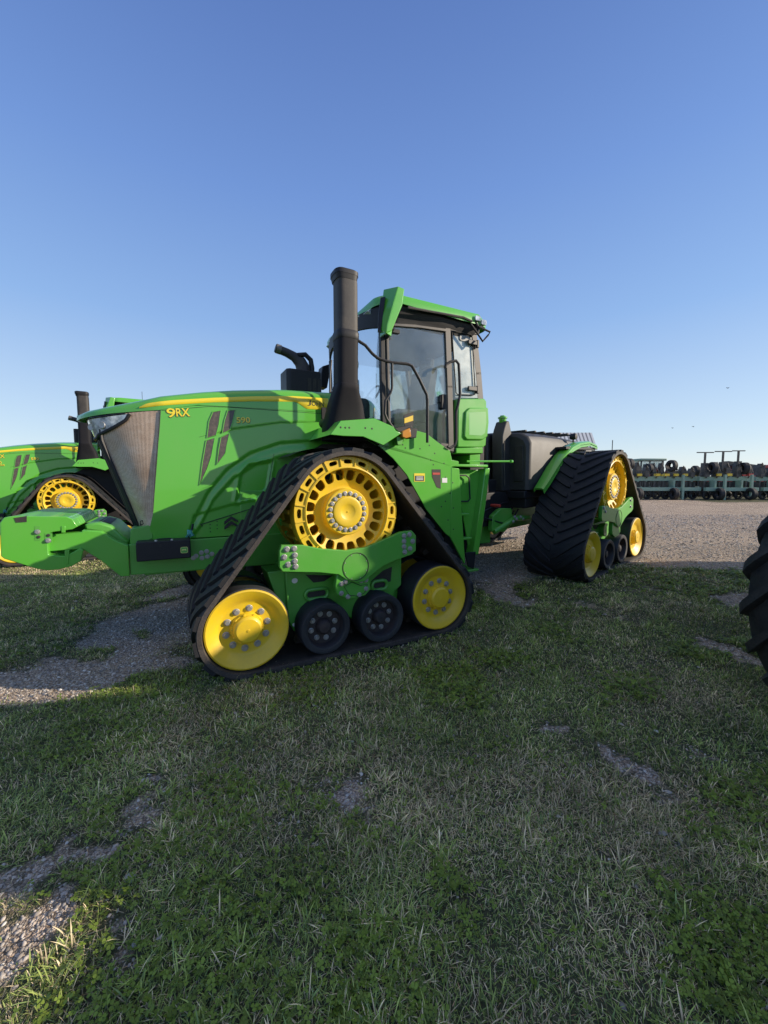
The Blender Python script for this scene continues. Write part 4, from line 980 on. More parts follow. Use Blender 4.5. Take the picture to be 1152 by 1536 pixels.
for a_, b_, r_ in (((0, 934), (165, 903), .24), ((45, 966), (165, 976), .16), ((186, 898), (218, 908), .16), ((-30, 960), (20, 985), .15), ((225, 945), (240, 950), .07)): ISL.append((*G(*a_), *G(*b_), r_))
def gmask(x, y):
    """1 = grass, 0 = bare gravel"""
    x = np.asarray(x, float); y = np.asarray(y, float)
    wx = (fbm(x, y, 1.7)-.5)*.55+(fbm(x, y, 8.0, 3)-.5)*.22; wy = (fbm(x+37, y+11, 1.7)-.5)*.55+(fbm(x+9, y+3, 8.0, 3)-.5)*.22
    X = x+wx; Y = y+wy; m = np.ones_like(x)
    for x0, y0, x1, y1, r, k in BARE:
        dx, dy = x1-x0, y1-y0; L = dx*dx+dy*dy+1e-9
        t = np.clip(((X-x0)*dx+(Y-y0)*dy)/L, 0, 1); d = np.hypot(X-x0-t*dx, Y-y0-t*dy)
        m = np.minimum(m, 1-k*.95*(1-sst((d-r*.15)/(r*1.35))))
    for x0, y0, x1, y1, r in ISL:
        dx, dy = x1-x0, y1-y0; L = dx*dx+dy*dy+1e-9
        t = np.clip(((X-x0)*dx+(Y-y0)*dy)/L, 0, 1); d = np.hypot(X-x0-t*dx, Y-y0-t*dy)
        m = np.maximum(m, .85*(1-sst((d-r*.4)/(r*1.0))))
    # gravel yard beyond the grass on the right
    e = 6.40-.20*np.clip(x-2.5, 0, 3)+wx*1.3+(fbm(x+3, y+8, 4.0, 3)-.5)*.5
    yard = sst((y-e)/.55)*sst((x-.3)/.5)
    m = m*(1-yard)
    far = sst((y-24)/2)*sst((x-15)/6)*(fbm(x, y, .25) > .42)*.9+sst((y-26.5)/1)*.5*(x > 8)
    left = sst((-x-3.0)/.6)*sst((y-4.2)/.5)*sst((12.5-y)/1)
    m = np.maximum(m, far*.8); m = np.maximum(m, left*.85*(1-.75*(np.hypot(x+4.9, (y-4.55)*1.2) < .35)))
    m = m*(.42+1.0*fbm(x, y, 2.6, 5))
    return np.clip(m, 0, 1)
def axis(a, b_, lo, hi, st):
    v = list(np.arange(lo, hi+1e-6, st)); d = st; p = lo
    while p > a: d *= 1.22; p -= d; v.insert(0, p)
    d = st; p = v[-1]
    while p < b_: d *= 1.22; p += d; v.append(p)
    return np.array(v)
gx = axis(-900, 900, -9, 12, .075); gy = axis(-60, 1500, -1, 14, .075)
XX, YY = np.meshgrid(gx, gy)
ZZ = gh(XX, YY)+(fbm(XX, YY, 1.3)-.5)*.05*(np.abs(YY) < 30)-.012
def from_arrays(name, V, Fq, n, mats, cols=None, mi=None):
    me = bpy.data.meshes.new(name); me.vertices.add(len(V)); me.vertices.foreach_set('co', V.astype(np.float32).ravel())
    nf = len(Fq); me.loops.add(nf*n); me.loops.foreach_set('vertex_index', Fq.astype(np.int32).ravel())
    me.polygons.add(nf); me.polygons.foreach_set('loop_start', np.arange(0, nf*n, n, dtype=np.int32)); me.polygons.foreach_set('loop_total', np.full(nf, n, dtype=np.int32))
    if mi is not None: me.polygons.foreach_set('material_index', mi.astype(np.int32))
    me.update(calc_edges=True)
    for k, c in (cols or {}).items():
        if c.ndim == 1: at = me.attributes.new(k, 'FLOAT', 'POINT'); at.data.foreach_set('value', c.astype(np.float32))
        else: at = me.attributes.new(k, 'FLOAT_COLOR', 'POINT'); at.data.foreach_set('color', np.concatenate([c, np.ones((len(c), 1))], 1).astype(np.float32).ravel())
    for m in (mats if isinstance(mats, (list, tuple)) else [mats]): me.materials.append(m)
    o = bpy.data.objects.new(name, me); COL.objects.link(o); return o
ny, nx = XX.shape; idx = np.arange(nx*ny).reshape(ny, nx)
quads = np.stack([idx[:-1, :-1], idx[:-1, 1:], idx[1:, 1:], idx[1:, :-1]], -1).reshape(-1, 4)
GRD, nt, b = new_mat('gravel_and_soil')
tc = N(nt, 'ShaderNodeTexCoord'); at = N(nt, 'ShaderNodeAttribute', attribute_name='grass')
def vor(scale, feat='F1'):
    v = N(nt, 'ShaderNodeTexVoronoi'); v.feature = feat; v.inputs['Scale'].default_value = scale; nt.links.new(tc.outputs['Object'], v.inputs['Vector']); return v
v1 = vor(58); v2 = vor(125); v3 = vor(11); v1e = vor(58, 'DISTANCE_TO_EDGE')
def hue(v, lo, hi):
    s = N(nt, 'ShaderNodeSeparateColor'); nt.links.new(v.outputs['Color'], s.inputs[0]); return s
s1 = hue(v1, 0, 1); s2 = hue(v2, 0, 1)
st1 = ramp(nt, s1.outputs[0], [(0, (.19, .15, .115)), (.3, (.42, .33, .25)), (.6, (.61, .48, .37)), (.85, (.74, .62, .50)), (1, (.85, .77, .66))])
st2 = ramp(nt, s2.outputs[1], [(0, (.25, .19, .15)), (.5, (.54, .42, .32)), (1, (.78, .66, .53))])
sel = ramp(nt, s1.outputs[2], [(.42, (0,)*3), (.5, (1,)*3)])
gravel = mixc(nt, sel.outputs[0], st1.outputs[0], st2.outputs[0])
edge = ramp(nt, v1e.outputs[0], [(.0, (.35,)*3), (.16, (1,)*3)])
gravel = mixc(nt, 1.0, gravel, edge.outputs[0], 'MULTIPLY')
nb = noise(nt, .6, 5, .6); nbr = ramp(nt, nb.outputs[0], [(.3, (.72, .70, .68)), (.7, (1.1, 1.06, 1.0))]); gravel = mixc(nt, .8, gravel, nbr.outputs[0], 'MULTIPLY')
n5 = noise(nt, 22, 6, .75); soil = ramp(nt, n5.outputs[0], [(.3, (.035, .034, .018)), (.55, (.085, .078, .042)), (.75, (.20, .165, .105))])
n6 = noise(nt, 2.5, 4, .7)
sg_ = ramp(nt, n6.outputs[0], [(.35, (0,)*3), (.65, (1,)*3)])
soilc = mixc(nt, sg_.outputs[0], soil.outputs[0], mixc(nt, .5, soil.outputs[0], (.08, .11, .045)))
nh = noise(nt, 9, 6, .75); na = N(nt, 'ShaderNodeMath', operation='MULTIPLY_ADD'); nt.links.new(nh.outputs[0], na.inputs[0]); na.inputs[1].default_value = .9; na.inputs[2].default_value = -.45
nb2 = N(nt, 'ShaderNodeMath', operation='ADD'); nt.links.new(na.outputs[0], nb2.inputs[0]); nt.links.new(at.outputs['Fac'], nb2.inputs[1])
gm = ramp(nt, nb2.outputs[0], [(.26, (0,)*3), (.48, (1,)*3)])
# far away the grass sheet itself is green
nt.links.new(mixc(nt, gm.outputs[0], gravel, soilc), b.inputs['Base Color']); b.inputs['Roughness'].default_value = .9; b.inputs['Specular IOR Level'].default_value = .2
hm = N(nt, 'ShaderNodeMath', operation='MULTIPLY_ADD'); nt.links.new(v1.outputs['Distance'], hm.inputs[0]); hm.inputs[1].default_value = -1.2; nt.links.new(s1.outputs[0], hm.inputs[2])
hm2 = N(nt, 'ShaderNodeMath', operation='MULTIPLY_ADD'); nt.links.new(v2.outputs['Distance'], hm2.inputs[0]); hm2.inputs[1].default_value = -.8; nt.links.new(hm.outputs[0], hm2.inputs[2])
bp = N(nt, 'ShaderNodeBump'); bp.inputs['Strength'].default_value = 1.0; bp.inputs['Distance'].default_value = .013; nt.links.new(hm2.outputs[0], bp.inputs['Height']); nt.links.new(bp.outputs[0], b.inputs['Normal'])
ground = from_arrays('ground', np.stack([XX, YY, ZZ], -1).reshape(-1, 3), quads, 4, GRD, {'grass': gmask(XX, YY).ravel()})
for p in ground.data.polygons: p.use_smooth = True
tag(ground, kind='structure')
def gz(x, y): return gh(x, y)+(fbm(x, y, 1.3)-.5)*.05-.012

# ---- grass blades (one mass of stuff)
def leafmat(name, tr=.25):
    m = bpy.data.materials.new(name); m.use_nodes = True; nt = m.node_tree; b = nt.nodes['Principled BSDF']; out = nt.nodes['Material Output']
    a = N(nt, 'ShaderNodeAttribute', attribute_name='tint'); nt.links.new(a.outputs['Color'], b.inputs['Base Color']); b.inputs['Roughness'].default_value = .55; b.inputs['Specular IOR Level'].default_value = .3
    t = N(nt, 'ShaderNodeBsdfTranslucent'); nt.links.new(a.outputs['Color'], t.inputs[0]); mx = N(nt, 'ShaderNodeMixShader'); mx.inputs[0].default_value = tr
    nt.links.new(b.outputs[0], mx.inputs[1]); nt.links.new(t.outputs[0], mx.inputs[2]); nt.links.new(mx.outputs[0], out.inputs[0]); return m
LEAF = leafmat('grass_leaf')
def scatter(ylo, yhi, dens, wide=1.12, xmin=-99, xmax=99):
    xs = []; ys = []
    hw_ = (yhi*.98*wide+.5); n = int(dens*(2*hw_)*(yhi-ylo)); x = rng.uniform(-hw_, hw_, n); y = rng.uniform(ylo, yhi, n)
    k = (np.abs(x) < y*.98*wide+.45) & (x > xmin) & (x < xmax); return x[k], y[k]
GV = []; GF = []; GC = []; off = 0
def blades(x, y, L, w, flat, c):
    """curved 3-section blade: 7 verts, faces as quads (last one thin)"""
    global off
    n = len(x); a = rng.uniform(0, 2*pi, n); dx, dy = np.cos(a), np.sin(a); sx, sy = -dy, dx
    z = gz(x, y)-.004; V = np.zeros((n, 8, 3))
    for i, (t, ww) in enumerate(((0, .8), (.35, 1.0), (.7, .75), (1, .08))):
        up = L*(t*(1-flat)+ .0)*np.where(t > .7, .93, 1); out = L*(flat*t**1.3)
        for j, s in enumerate((-1, 1)):
            V[:, i*2+j, 0] = x+dx*out+sx*s*w*ww/2; V[:, i*2+j, 1] = y+dy*out+sy*s*w*ww/2; V[:, i*2+j, 2] = z+up
    base = off+np.arange(n)[:, None, None]*8; q = np.array([[0, 1, 3, 2], [2, 3, 5, 4], [4, 5, 7, 6]])[None]
    GV.append(V.reshape(-1, 3)); GF.append((base+q).reshape(-1, 4)); cc = np.repeat(c[:, None, :], 8, 1)
    cc = cc*np.array([.30, .30, .75, .75, 1.2, 1.2, 1.35, 1.35])[None, :, None]; GC.append(cc.reshape(-1, 3)); off += 8*n  # shading painted into the tint: dark blade base, bright tip
def bcol(x, y, n):
    t = rng.random(n); dry = np.clip((fbm(x+5, y+9, 1.1)-.44)*3.6, 0, 1)
    g1 = np.array([.185, .245, .052]); g2 = np.array([.32, .38, .10]); g3 = np.array([.15, .215, .07]); st_ = np.array([.68, .55, .33])
    c = g1[None]*(1-t[:, None])+g2[None]*t[:, None]; k = rng.random(n) < .3; c[k] = g3*(.8+.5*rng.random(k.sum()))[:, None]
    d = rng.random(n) < .18+.46*dry; c[d] = st_*(.45+.75*rng.random(d.sum()))[:, None]
    return c*(.85+.8*vnoise(x, y, 3.1))[:, None]
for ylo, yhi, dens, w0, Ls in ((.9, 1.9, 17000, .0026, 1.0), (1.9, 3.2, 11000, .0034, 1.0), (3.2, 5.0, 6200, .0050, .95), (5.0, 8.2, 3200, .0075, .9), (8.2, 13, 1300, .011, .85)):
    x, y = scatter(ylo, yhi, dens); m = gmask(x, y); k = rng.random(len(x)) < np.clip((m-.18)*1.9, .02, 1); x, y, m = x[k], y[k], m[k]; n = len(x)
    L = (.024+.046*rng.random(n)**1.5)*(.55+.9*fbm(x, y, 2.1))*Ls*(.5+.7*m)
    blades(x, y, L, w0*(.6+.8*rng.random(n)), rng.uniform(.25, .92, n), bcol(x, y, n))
# dry thatch lying flat
for ylo, yhi, dens, w0 in ((.9, 2.4, 6000, .0028), (2.4, 4.5, 3600, .0042), (4.5, 8.0, 1500, .007)):
    x, y = scatter(ylo, yhi, dens); k = rng.random(len(x)) < np.clip((fbm(x+5, y+9, 1.1)-.39)*3.2, .12, 1)*np.clip(gmask(x, y)*1.6, .12, 1); x, y = x[k], y[k]; n = len(x)
    c = np.array([.64, .52, .33])[None]*(.35+.8*rng.random((n, 1))); c = c*(1-.35*(rng.random((n, 1)) < .3)*np.array([[.3, .8, 1.2]]))
    blades(x, y, rng.uniform(.03, .085, n), w0*rng.uniform(.5, 1.2, n), rng.uniform(.80, .97, n), np.clip(c, .02, 1))
# longer arching tufts
tx, ty = scatter(.9, 6.5, 34); k = (gmask(tx, ty) > .5) & (rng.random(len(tx)) < .5+.5*(fbm(tx, ty, .9) > .5)); tx, ty = tx[k], ty[k]
per = 22; x = np.repeat(tx, per)+rng.normal(0, .022, len(tx)*per); y = np.repeat(ty, per)+rng.normal(0, .022, len(tx)*per); n = len(x)
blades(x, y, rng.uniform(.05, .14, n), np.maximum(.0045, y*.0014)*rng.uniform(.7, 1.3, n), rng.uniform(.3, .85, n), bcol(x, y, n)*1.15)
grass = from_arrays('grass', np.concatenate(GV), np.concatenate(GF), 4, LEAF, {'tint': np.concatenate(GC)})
tag(grass, kind='stuff')
# ---- clover patches: trifoliate leaves
def clover(x, y):
    n = len(x); V = np.zeros((n, 3, 6, 3)); z = gz(x, y)+rng.uniform(.010, .040, n); a0 = rng.uniform(0, 2*pi, n); r = rng.uniform(.005, .0095, n)*(1+.10*y)
    tilt = rng.normal(0, .35, (n, 2))
    for j in range(3):
        a = a0+j*2*pi/3; cx, cy = np.cos(a), np.sin(a); px_, py_ = -cy, cx
        for i, (t, s) in enumerate(((.05, 0), (.55, .55), (1.15, .60), (1.45, 0), (1.15, -.60), (.55, -.55))):
            V[:, j, i, 0] = x+r*(cx*t+px_*s); V[:, j, i, 1] = y+r*(cy*t+py_*s)
            V[:, j, i, 2] = z+(V[:, j, i, 0]-x)*tilt[:, 0]+(V[:, j, i, 1]-y)*tilt[:, 1]+r*.25*abs(s)
    F6 = np.arange(n*18).reshape(n*3, 6); c = np.array([.17, .25, .03])[None]*(.45+.9*rng.random((n, 1))); yl = rng.random(n) < .12; c[yl] = np.array([.16, .22, .03])
    return V.reshape(-1, 3), F6, np.repeat(c, 18, 0)
cl = []
for ylo, yhi, dens in ((.9, 2.2, 5200), (2.2, 3.8, 3000), (3.8, 6.2, 1300)):
    x, y = scatter(ylo, yhi, dens); k = (rng.random(len(x)) < np.clip((fbm(x+70, y+20, 1.7, 5)-.50)*7, .02, 1)*(.45+.55*sst((x+.9)/1.4))) & (gmask(x, y) > .40); cl.append((x[k], y[k]))
x = np.concatenate([c[0] for c in cl]); y = np.concatenate([c[1] for c in cl])
V, F6, c = clover(x, y)
o = from_arrays('clover', V, F6, 6, LEAF, {'tint': c}); tag(o, kind='stuff')
# ---- loose stones
def stones(x, y, r):
    n = len(x); ico = np.array([(0, 0, 1), (.9, 0, .35), (.28, .85, .35), (-.73, .53, .35), (-.73, -.53, .35), (.28, -.85, .35), (.73, .53, -.4), (-.28, .85, -.4), (-.9, 0, -.4), (-.28, -.85, -.4), (.73, -.53, -.4)])
    T = np.array([(0, 1, 2), (0, 2, 3), (0, 3, 4), (0, 4, 5), (0, 5, 1), (1, 6, 2), (2, 6, 7), (2, 7, 3), (3, 7, 8), (3, 8, 4), (4, 8, 9), (4, 9, 5), (5, 9, 10), (5, 10, 1), (1, 10, 6)])
    a = rng.uniform(0, 2*pi, n); S3 = np.stack([rng.uniform(.7, 1.4, n), rng.uniform(.55, 1.0, n), rng.uniform(.35, .8, n)], 1)*r[:, None]
    V = ico[None]*(1+rng.normal(0, .16, (n, 11, 1)))*S3[:, None, :]; ca, sa = np.cos(a)[:, None], np.sin(a)[:, None]
    X = V[..., 0]*ca-V[..., 1]*sa+x[:, None]; Y = V[..., 0]*sa+V[..., 1]*ca+y[:, None]; Z = V[..., 2]+gz(x, y)[:, None]+r[:, None]*.15
    Fc = (np.arange(n)[:, None, None]*11+T[None]).reshape(-1, 3); t = rng.random((n, 1)); c = np.array([.13, .115, .10])*(1-t)+np.array([.58, .51, .44])*t
    w = rng.random(n) < .06; c[w] = np.array([.62, .59, .54]); return np.stack([X, Y, Z], -1).reshape(-1, 3), Fc, np.repeat(c, 11, 0)
STN, nt, b = new_mat('stone'); a = N(nt, 'ShaderNodeAttribute', attribute_name='tint'); nn = noise(nt, 120, 4, .7); rr = ramp(nt, nn.outputs[0], [(.3, (.7,)*3), (.7, (1.15,)*3)])
nt.links.new(mixc(nt, 1.0, a.outputs['Color'], rr.outputs[0], 'MULTIPLY'), b.inputs['Base Color']); b.inputs['Roughness'].default_value = .85
xs, ys, rs = [], [], []
for ylo, yhi, dens, r0 in ((.9, 2.4, 5200, .0066), (2.4, 4.5, 2400, .009), (4.5, 8.5, 650, .012), (8.5, 16, 160, .018)):
    x, y = scatter(ylo, yhi, dens); k = rng.random(len(x)) < np.clip(1.0-gmask(x, y)*1.9, .02, 1); x, y = x[k], y[k]; xs.append(x); ys.append(y); rs.append(r0*(.5+1.3*rng.random(len(x))**3.0))
x, y, r = map(np.concatenate, (xs, ys, rs)); V, Fc, c = stones(x, y, r); o = from_arrays('gravel_stones', V, Fc, 3, STN, {'tint': c}); tag(o, kind='stuff')
# a few larger single stones one can count
for i, (px_, py_, r, lab) in enumerate(((194, 1316, .030, 'pale flat stone slab in the grass at lower left'), (203, 1414, .016, 'small white stone on the dark soil at lower left'), (994, 1246, .022, 'grey rounded stone in the clover at lower right'), (1003, 1184, .018, 'pale stone on the bare patch at right centre'))):
    gxy = G(px_, py_); m_ = MB(); q = random.Random(i); ico = [(0, 0, 1), (.9, 0, .35), (.28, .85, .35), (-.73, .53, .35), (-.73, -.53, .35), (.28, -.85, .35), (.73, .53, -.4), (-.28, .85, -.4), (-.9, 0, -.4), (-.28, -.85, -.4), (.73, -.53, -.4)]
    m_.add([(a_*r*q.uniform(.8, 1.5), b_*r*q.uniform(.5, .95), c_*r*q.uniform(.3, .5)) for a_, b_, c_ in ico], [(0, 1, 2), (0, 2, 3), (0, 3, 4), (0, 4, 5), (0, 5, 1), (1, 6, 2), (2, 6, 7), (2, 7, 3), (3, 7, 8), (3, 8, 4), (4, 8, 9), (4, 9, 5), (5, 9, 10), (5, 10, 1), (1, 10, 6)])
    o = m_.build('stone', paint('pale_stone', (.36, .34, .30), .8, .4, (.2, .19, .17), coat=0, dscale=40), bevel=r*.12, smooth=False); o.location = (gxy[0], gxy[1], float(gz(np.float64(gxy[0]), np.float64(gxy[1])))+r*.15); o.rotation_euler = (0, .1, q.random()*3); tag(o, lab, 'stone')
# ================================================================== machinery out of the frame on the right, shaped to cast shade, and the tyre seen at its edge
def tyre(name, par, cx, cy, cz, R_, W, axis='y', lugs=22, rim=YELLOW, lh=.05):
    """agricultural tyre, axle along y"""
    mb = MB(); r = R_-lh
    prof = [(r*.56, -W*.40), (r*.62, -W*.47), (r*.80, -W*.52), (r*.93, -W*.49), (r*.985, -W*.40), (r, -W*.2), (r*1.003, 0), (r, W*.2), (r*.985, W*.40), (r*.93, W*.49), (r*.80, W*.52), (r*.62, W*.47), (r*.56, W*.40)]
    mb.lathe(prof, (0, 0), 64, caps=False)
    for i in range(lugs):
        for s in (-1, 1):
            a0 = 2*pi*(i+(.5 if s > 0 else 0))/lugs; sec = []
            for k in range(8):
                t = k/7; v = s*W*(-.03+.55*t); a = a0+.30*t; rr_ = r*(1-.02*max(0, t-.6)/.4-.075*max(0, (t-.82))/.18); ww = .030+.012*t
                h = lh*(1 if t < .93 else .6)
                q = []
                for dw, hh in ((-ww*1.3, -.015), (-ww*.8, h), (ww*.8, h), (ww*1.3, -.015)):
                    q.append(((rr_+hh)*cos(a+dw/r), v, (rr_+hh)*sin(a+dw/r)))
                sec.append(q)
            # shoulder run down the side wall
            a = a0+.34; sec.append([((r*.86+hh)*cos(a+dw/r), s*(W*.525+max(hh, 0)*.5), (r*.86+hh)*sin(a+dw/r)) for dw, hh in ((-.05, 0), (-.03, .02), (.03, .02), (.05, 0))])
            mb.grid(sec); mb.add(sec[0], [(0, 1, 2, 3)]); mb.add(sec[-1], [(0, 1, 2, 3)])
    o = mb.build(name, TYRE, par, ang=40, recalc=True); o.location = (cx, cy, cz)
    if rim:
        mb = MB(); mb.lathe([(r*.60, -W*.40), (r*.57, -W*.42), (r*.54, -W*.36), (r*.52, -W*.1), (r*.2, -W*.05), (r*.18, -W*.2), (.01, -W*.22)], (0, 0), 40); mb.lathe([(r*.60, W*.40), (r*.57, W*.42), (r*.54, W*.36), (r*.52, W*.1), (r*.2, W*.08), (.01, W*.1)], (0, 0), 40)
        mb.build('rim', rim, o, ang=40)
    return o
# -- wheeled tractor beside the camera; unseen body shaped to shade the foreground
wt = thing('wheeled_tractor', 'large machine of which only a dark lugged tyre shows at the right edge', 'tractor', loc=(3.40, .98, -.03), rz=rad(4))
tyre('wheel', wt, -.12, 1.33, .95, .97, .52)
tyre('wheel', wt, -.12, -1.0, .95, .97, .52)
tyre('wheel', wt, 4.4, 1.15, 1.0, 1.02, .6); tyre('wheel', wt, 4.4, -1.1, 1.0, 1.02, .6)
mb = MB(); mb.box((-.6, -.45, .8), (5.0, .45, 1.3)); mb.tube([(-.12, -1.2, .95), (-.12, 1.3, .95)], .10, 12); mb.tube([(4.4, -1.2, 1), (4.4, 1.2, 1)], .12, 12); mb.build('chassis', GREEN2, wt, bevel=.02)
mb = MB(); mb.prism([(-.6, 1.0), (-.65, 1.4), (-.4, 1.52), (2.9, 2.3), (2.9, 1.0)], -.45, .45); mb.build('hood', GREEN, wt, bevel=.05)
mb = MB(); mb.prism([(3.1, 1.3), (2.9, 2.2), (3.25, 2.6), (4.7, 2.6), (4.8, 2.2), (4.7, 1.3)], -.8, .8); mb.build('cab', BLACKP, wt, bevel=.04)
mb = MB(); mb.plan(plan_round(3.05, 4.95, .95, .2, .2), 2.6, 2.75); mb.build('roof', GREEN, wt, bevel=.04)
mb = MB(); mb.prism([(3.5, 1.9), (3.8, 2.15), (4.9, 2.15), (5.4, 1.7), (5.4, 1.6), (4.8, 2.0), (3.9, 2.0), (3.5, 1.75)], -1.4, 1.4); mb.build('fender', GREEN, wt, bevel=.02)
# -- combine harvester behind it: unseen, added and shaped to shade the foreground
cb = thing('combine_occluder', 'unseen combine-shaped harvester standing beyond the right edge of the yard', 'occluder', loc=(6.55, 4.55, .05), rz=rad(6))
mb = MB(); mb.cross([(-2.6, 1.0), (-2.6, 3.2), (-1.8, 3.45), (-1.15, 3.5), (-.95, 3.7), (1.0, 3.75), (1.35, 3.05), (1.35, .9)], .6, 6.5); mb.build('body', GREEN, cb, bevel=.05)
mb = MB(); mb.box((-1.05, -3.25, .9), (.75, -2.02, 3.5)); mb.build('shade_box', GREEN, cb, bevel=.06)  # extra box sized to widen the cast shade
mb = MB(); mb.cross([(-.9, 3.5), (-1.1, 3.85), (.85, 3.9), (.8, 3.5)], 1.2, 4.0); mb.build('grain_tank', GREEN2, cb, bevel=.03)
mb = MB(); mb.box((.0, -1.0, 1.6), (1.3, .9, 3.3)); mb.build('cab', BLACKP, cb, bevel=.08)
mb = MB(); mb.box((-.1, -1.1, 3.3), (1.5, 1.0, 3.5)); mb.build('roof', GREEN, cb, bevel=.05)
tyre('wheel', cb, 1.4, -1.5, 1.0, 1.02, .8); tyre('wheel', cb, 1.4, 1.0, 1.0, 1.02, .6); tyre('wheel', cb, 5.4, -1.3, .7, .7, .5); tyre('wheel', cb, 5.4, 1.1, .7, .7, .45)
mb = MB(); mb.prism([(-.4, .4), (-.9, .35), (-1.0, .6), (-.6, 1.1), (.6, 1.7), (.6, 1.0)], -.7, .6); mb.build('feeder_house', GREEN2, cb, bevel=.03)

# ================================================================== implements at the far side of the yard
PALE = paint('pale_green_frame', (.24, .38, .28), .5, .3, (.3, .28, .22), coat=0)
DKI = paint('implement_black', (.02, .02, .022), .6, .3, coat=0)
ZG = .24
def small_tyre(m, x, y, z, r, w):
    m.lathe([(r*.55, y-w/2), (r*.9, y-w/2), (r, y-w*.35), (r, y+w*.35), (r*.9, y+w/2), (r*.55, y+w/2), (r*.5, y)], (x, z), 20, caps=False)
def at(px_, py_, Y): # point at distance Y
    r = ray(px_, py_); r = r*(Y/r.y); return Vector((r.x, Y, EYE.z+r.z))
def implement(px0, px1, Y, seed, label):
    q = random.Random(seed); X0 = (px0-576)/600*Y; X1 = (px1-576)/600*Y; t = thing('row_crop_toolbar', label, 'farm implement', loc=((X0+X1)/2, Y, ZG), group='folded toolbars parked across the yard'); h = (X1-X0)/2
    
    def B(name, m, *boxes, bevel=0):
        mb = MB()
        for b_ in boxes: mb.box(*b_)
        return mb.build(name, m, t, bevel=bevel)
    B('main_beam', PALE, ((-h, -.12, 1.32), (h, .12, 1.60))); B('lower_beam', PALE, ((-h, -.75, .62), (h*.98, -.52, .86)))
    B('main_beam', PALE, ((-h, 1.2, 1.45), (h, 1.4, 1.66)))
    n = max(2, int(h*2/3.3))
    for k in range(n):
        x = -h+(k+.5)*2*h/n+q.uniform(-.3, .3)
        B('park_stand', PALE, ((x-.07, -.9, .0), (x+.07, -.76, 1.75)))
        B('link_arm', PALE, ((x-.5, -.6, .86), (x-.38, -.1, 1.35)))
    nr = int(h*2/.62)
    for k in range(nr):
        x = -h+(k+.5)*2*h/nr; kind = q.random()
        mb = MB(); mb.cur = 0
        z1 = q.uniform(1.9, 2.5)
        mb.box((x-.07, -.1, .25), (x+.05, .1, 1.4)); mb.box((x-.14, -.35, .55), (x+.16, .2, .78))
        if kind < .75: mb.box((x-.16, -.3, 1.6), (x+.14, .1, z1)); mb.prism([(x-.2, 1.7), (x+.22, 1.75), (x+.1, z1+.25), (x-.02, z1+.3)], -.1, .2)
        mb.tube([(x, -.2, 1.5), (x+.15, -.3, 2.0), (x+.05, -.1, z1+.35)], .04, 5); mb.tube([(x-.2, -.25, .9), (x+.1, -.5, .4), (x+.3, -.2, .3)], .03, 5)
        mb.box((x+.2, -.2, .3), (x+.26, .6, 1.25)); u_ = mb.build('row_unit', DKI, t)
        mb = MB(); small_tyre(mb, x, -.35, .30, .30, .12); mb.build('gauge_wheel', TYRE, u_)
        if q.random() < .45:
            mb = MB(); mb.box((x-.12, -.4, 1.66), (x+.2, -.15, 1.83)); mb.build('bracket', REDM if q.random() < .4 else YELLOW, u_)
    for k in range(max(2, int(h/1.3))):
        x = -h+.4+(k+.5)*2*(h-.4)/max(2, int(h/1.3))+q.uniform(-.4, .4)
        mb = MB(); small_tyre(mb, 0, 0, 0, .42, .30); w = mb.build('transport_wheel', TYRE, t); w.location = (x, -1.0, .42); w.rotation_euler = (0, 0, rad(90+q.uniform(-10, 10)))
        mb = MB(); small_tyre(mb, 0, 0, 0, .42, .32); w = mb.build('transport_wheel', TYRE, t); w.location = (x+q.uniform(-.5, .5), -.3, 2.2+q.uniform(-.1, .3)); w.rotation_euler = (0, 0, rad(90+q.uniform(-12, 12)))
    return t, X0, h
YI = 29.0
i1 = implement(905, 1040, YI, 1, 'pale green folded toolbar nearest the rear track, with tyres held up high')
i2 = implement(1046, 1124, YI-.4, 2, 'pale green toolbar with three flat T shaped markers on top')
i3 = implement(1130, 1250, YI, 3, 'pale green toolbar cut off by the right edge of the view')
i4 = implement(925, 1062, 33.5, 7, 'darker second toolbar standing directly behind the one nearest the rear track')
i5 = implement(1068, 1230, 34.0, 9, 'darker second toolbar behind the T shaped markers')
for (x_, y_, w_) in ((1058, 679.5, 12), (1085, 678, 12), (1108, 677, 9)):
    a = at(x_, y_, YI-.4); c = i2[0].location if x_ < 1300 else None
    mb = MB(); mb.box((-w_/20.5, -.05, 0), (w_/20.5, .05, .07)); mb.box((-.05, -.05, -.75), (.05, .05, 0)); mb.box((-.16, -.15, -1.35), (.16, .15, -.7)); m_ = mb.build('row_marker', DKI, i2[0]); m_.location = a-Vector(c)
    small = MB(); 
# distant tractor with glass cab behind the toolbars
dt = thing('distant_tractor', 'small distant tractor with pale glass cab behind the folded toolbar', 'tractor', loc=((966-576)/600*36, 36, ZG))
mb = MB(); mb.box((-1.1, -1, 3.05), (1.2, 1, 3.25)); mb.build('roof', PALE, dt, bevel=.05)
mb = MB()
for x_ in (-.95, -.2, .95): mb.box((x_-.05, -.9, 1.6), (x_+.05, -.82, 3.05))
mb.box((-1.0, -.9, 1.2), (1.0, .9, 1.7)); mb.box((.9, -.5, .9), (3, .5, 1.9)); mb.build('cab_frame', DKI, dt)
mb = MB(); mb.box((-.93, -.84, 1.7), (.93, .84, 3.05)); mb.build('cab_glass', GLASSR, dt)
for x_, r_ in ((-.4, .95), (2.4, .7)):
    mb = MB(); small_tyre(mb, 0, 0, 0, r_, .5); w = mb.build('wheel', TYRE, dt); w.location = (x_, -1.1, r_)
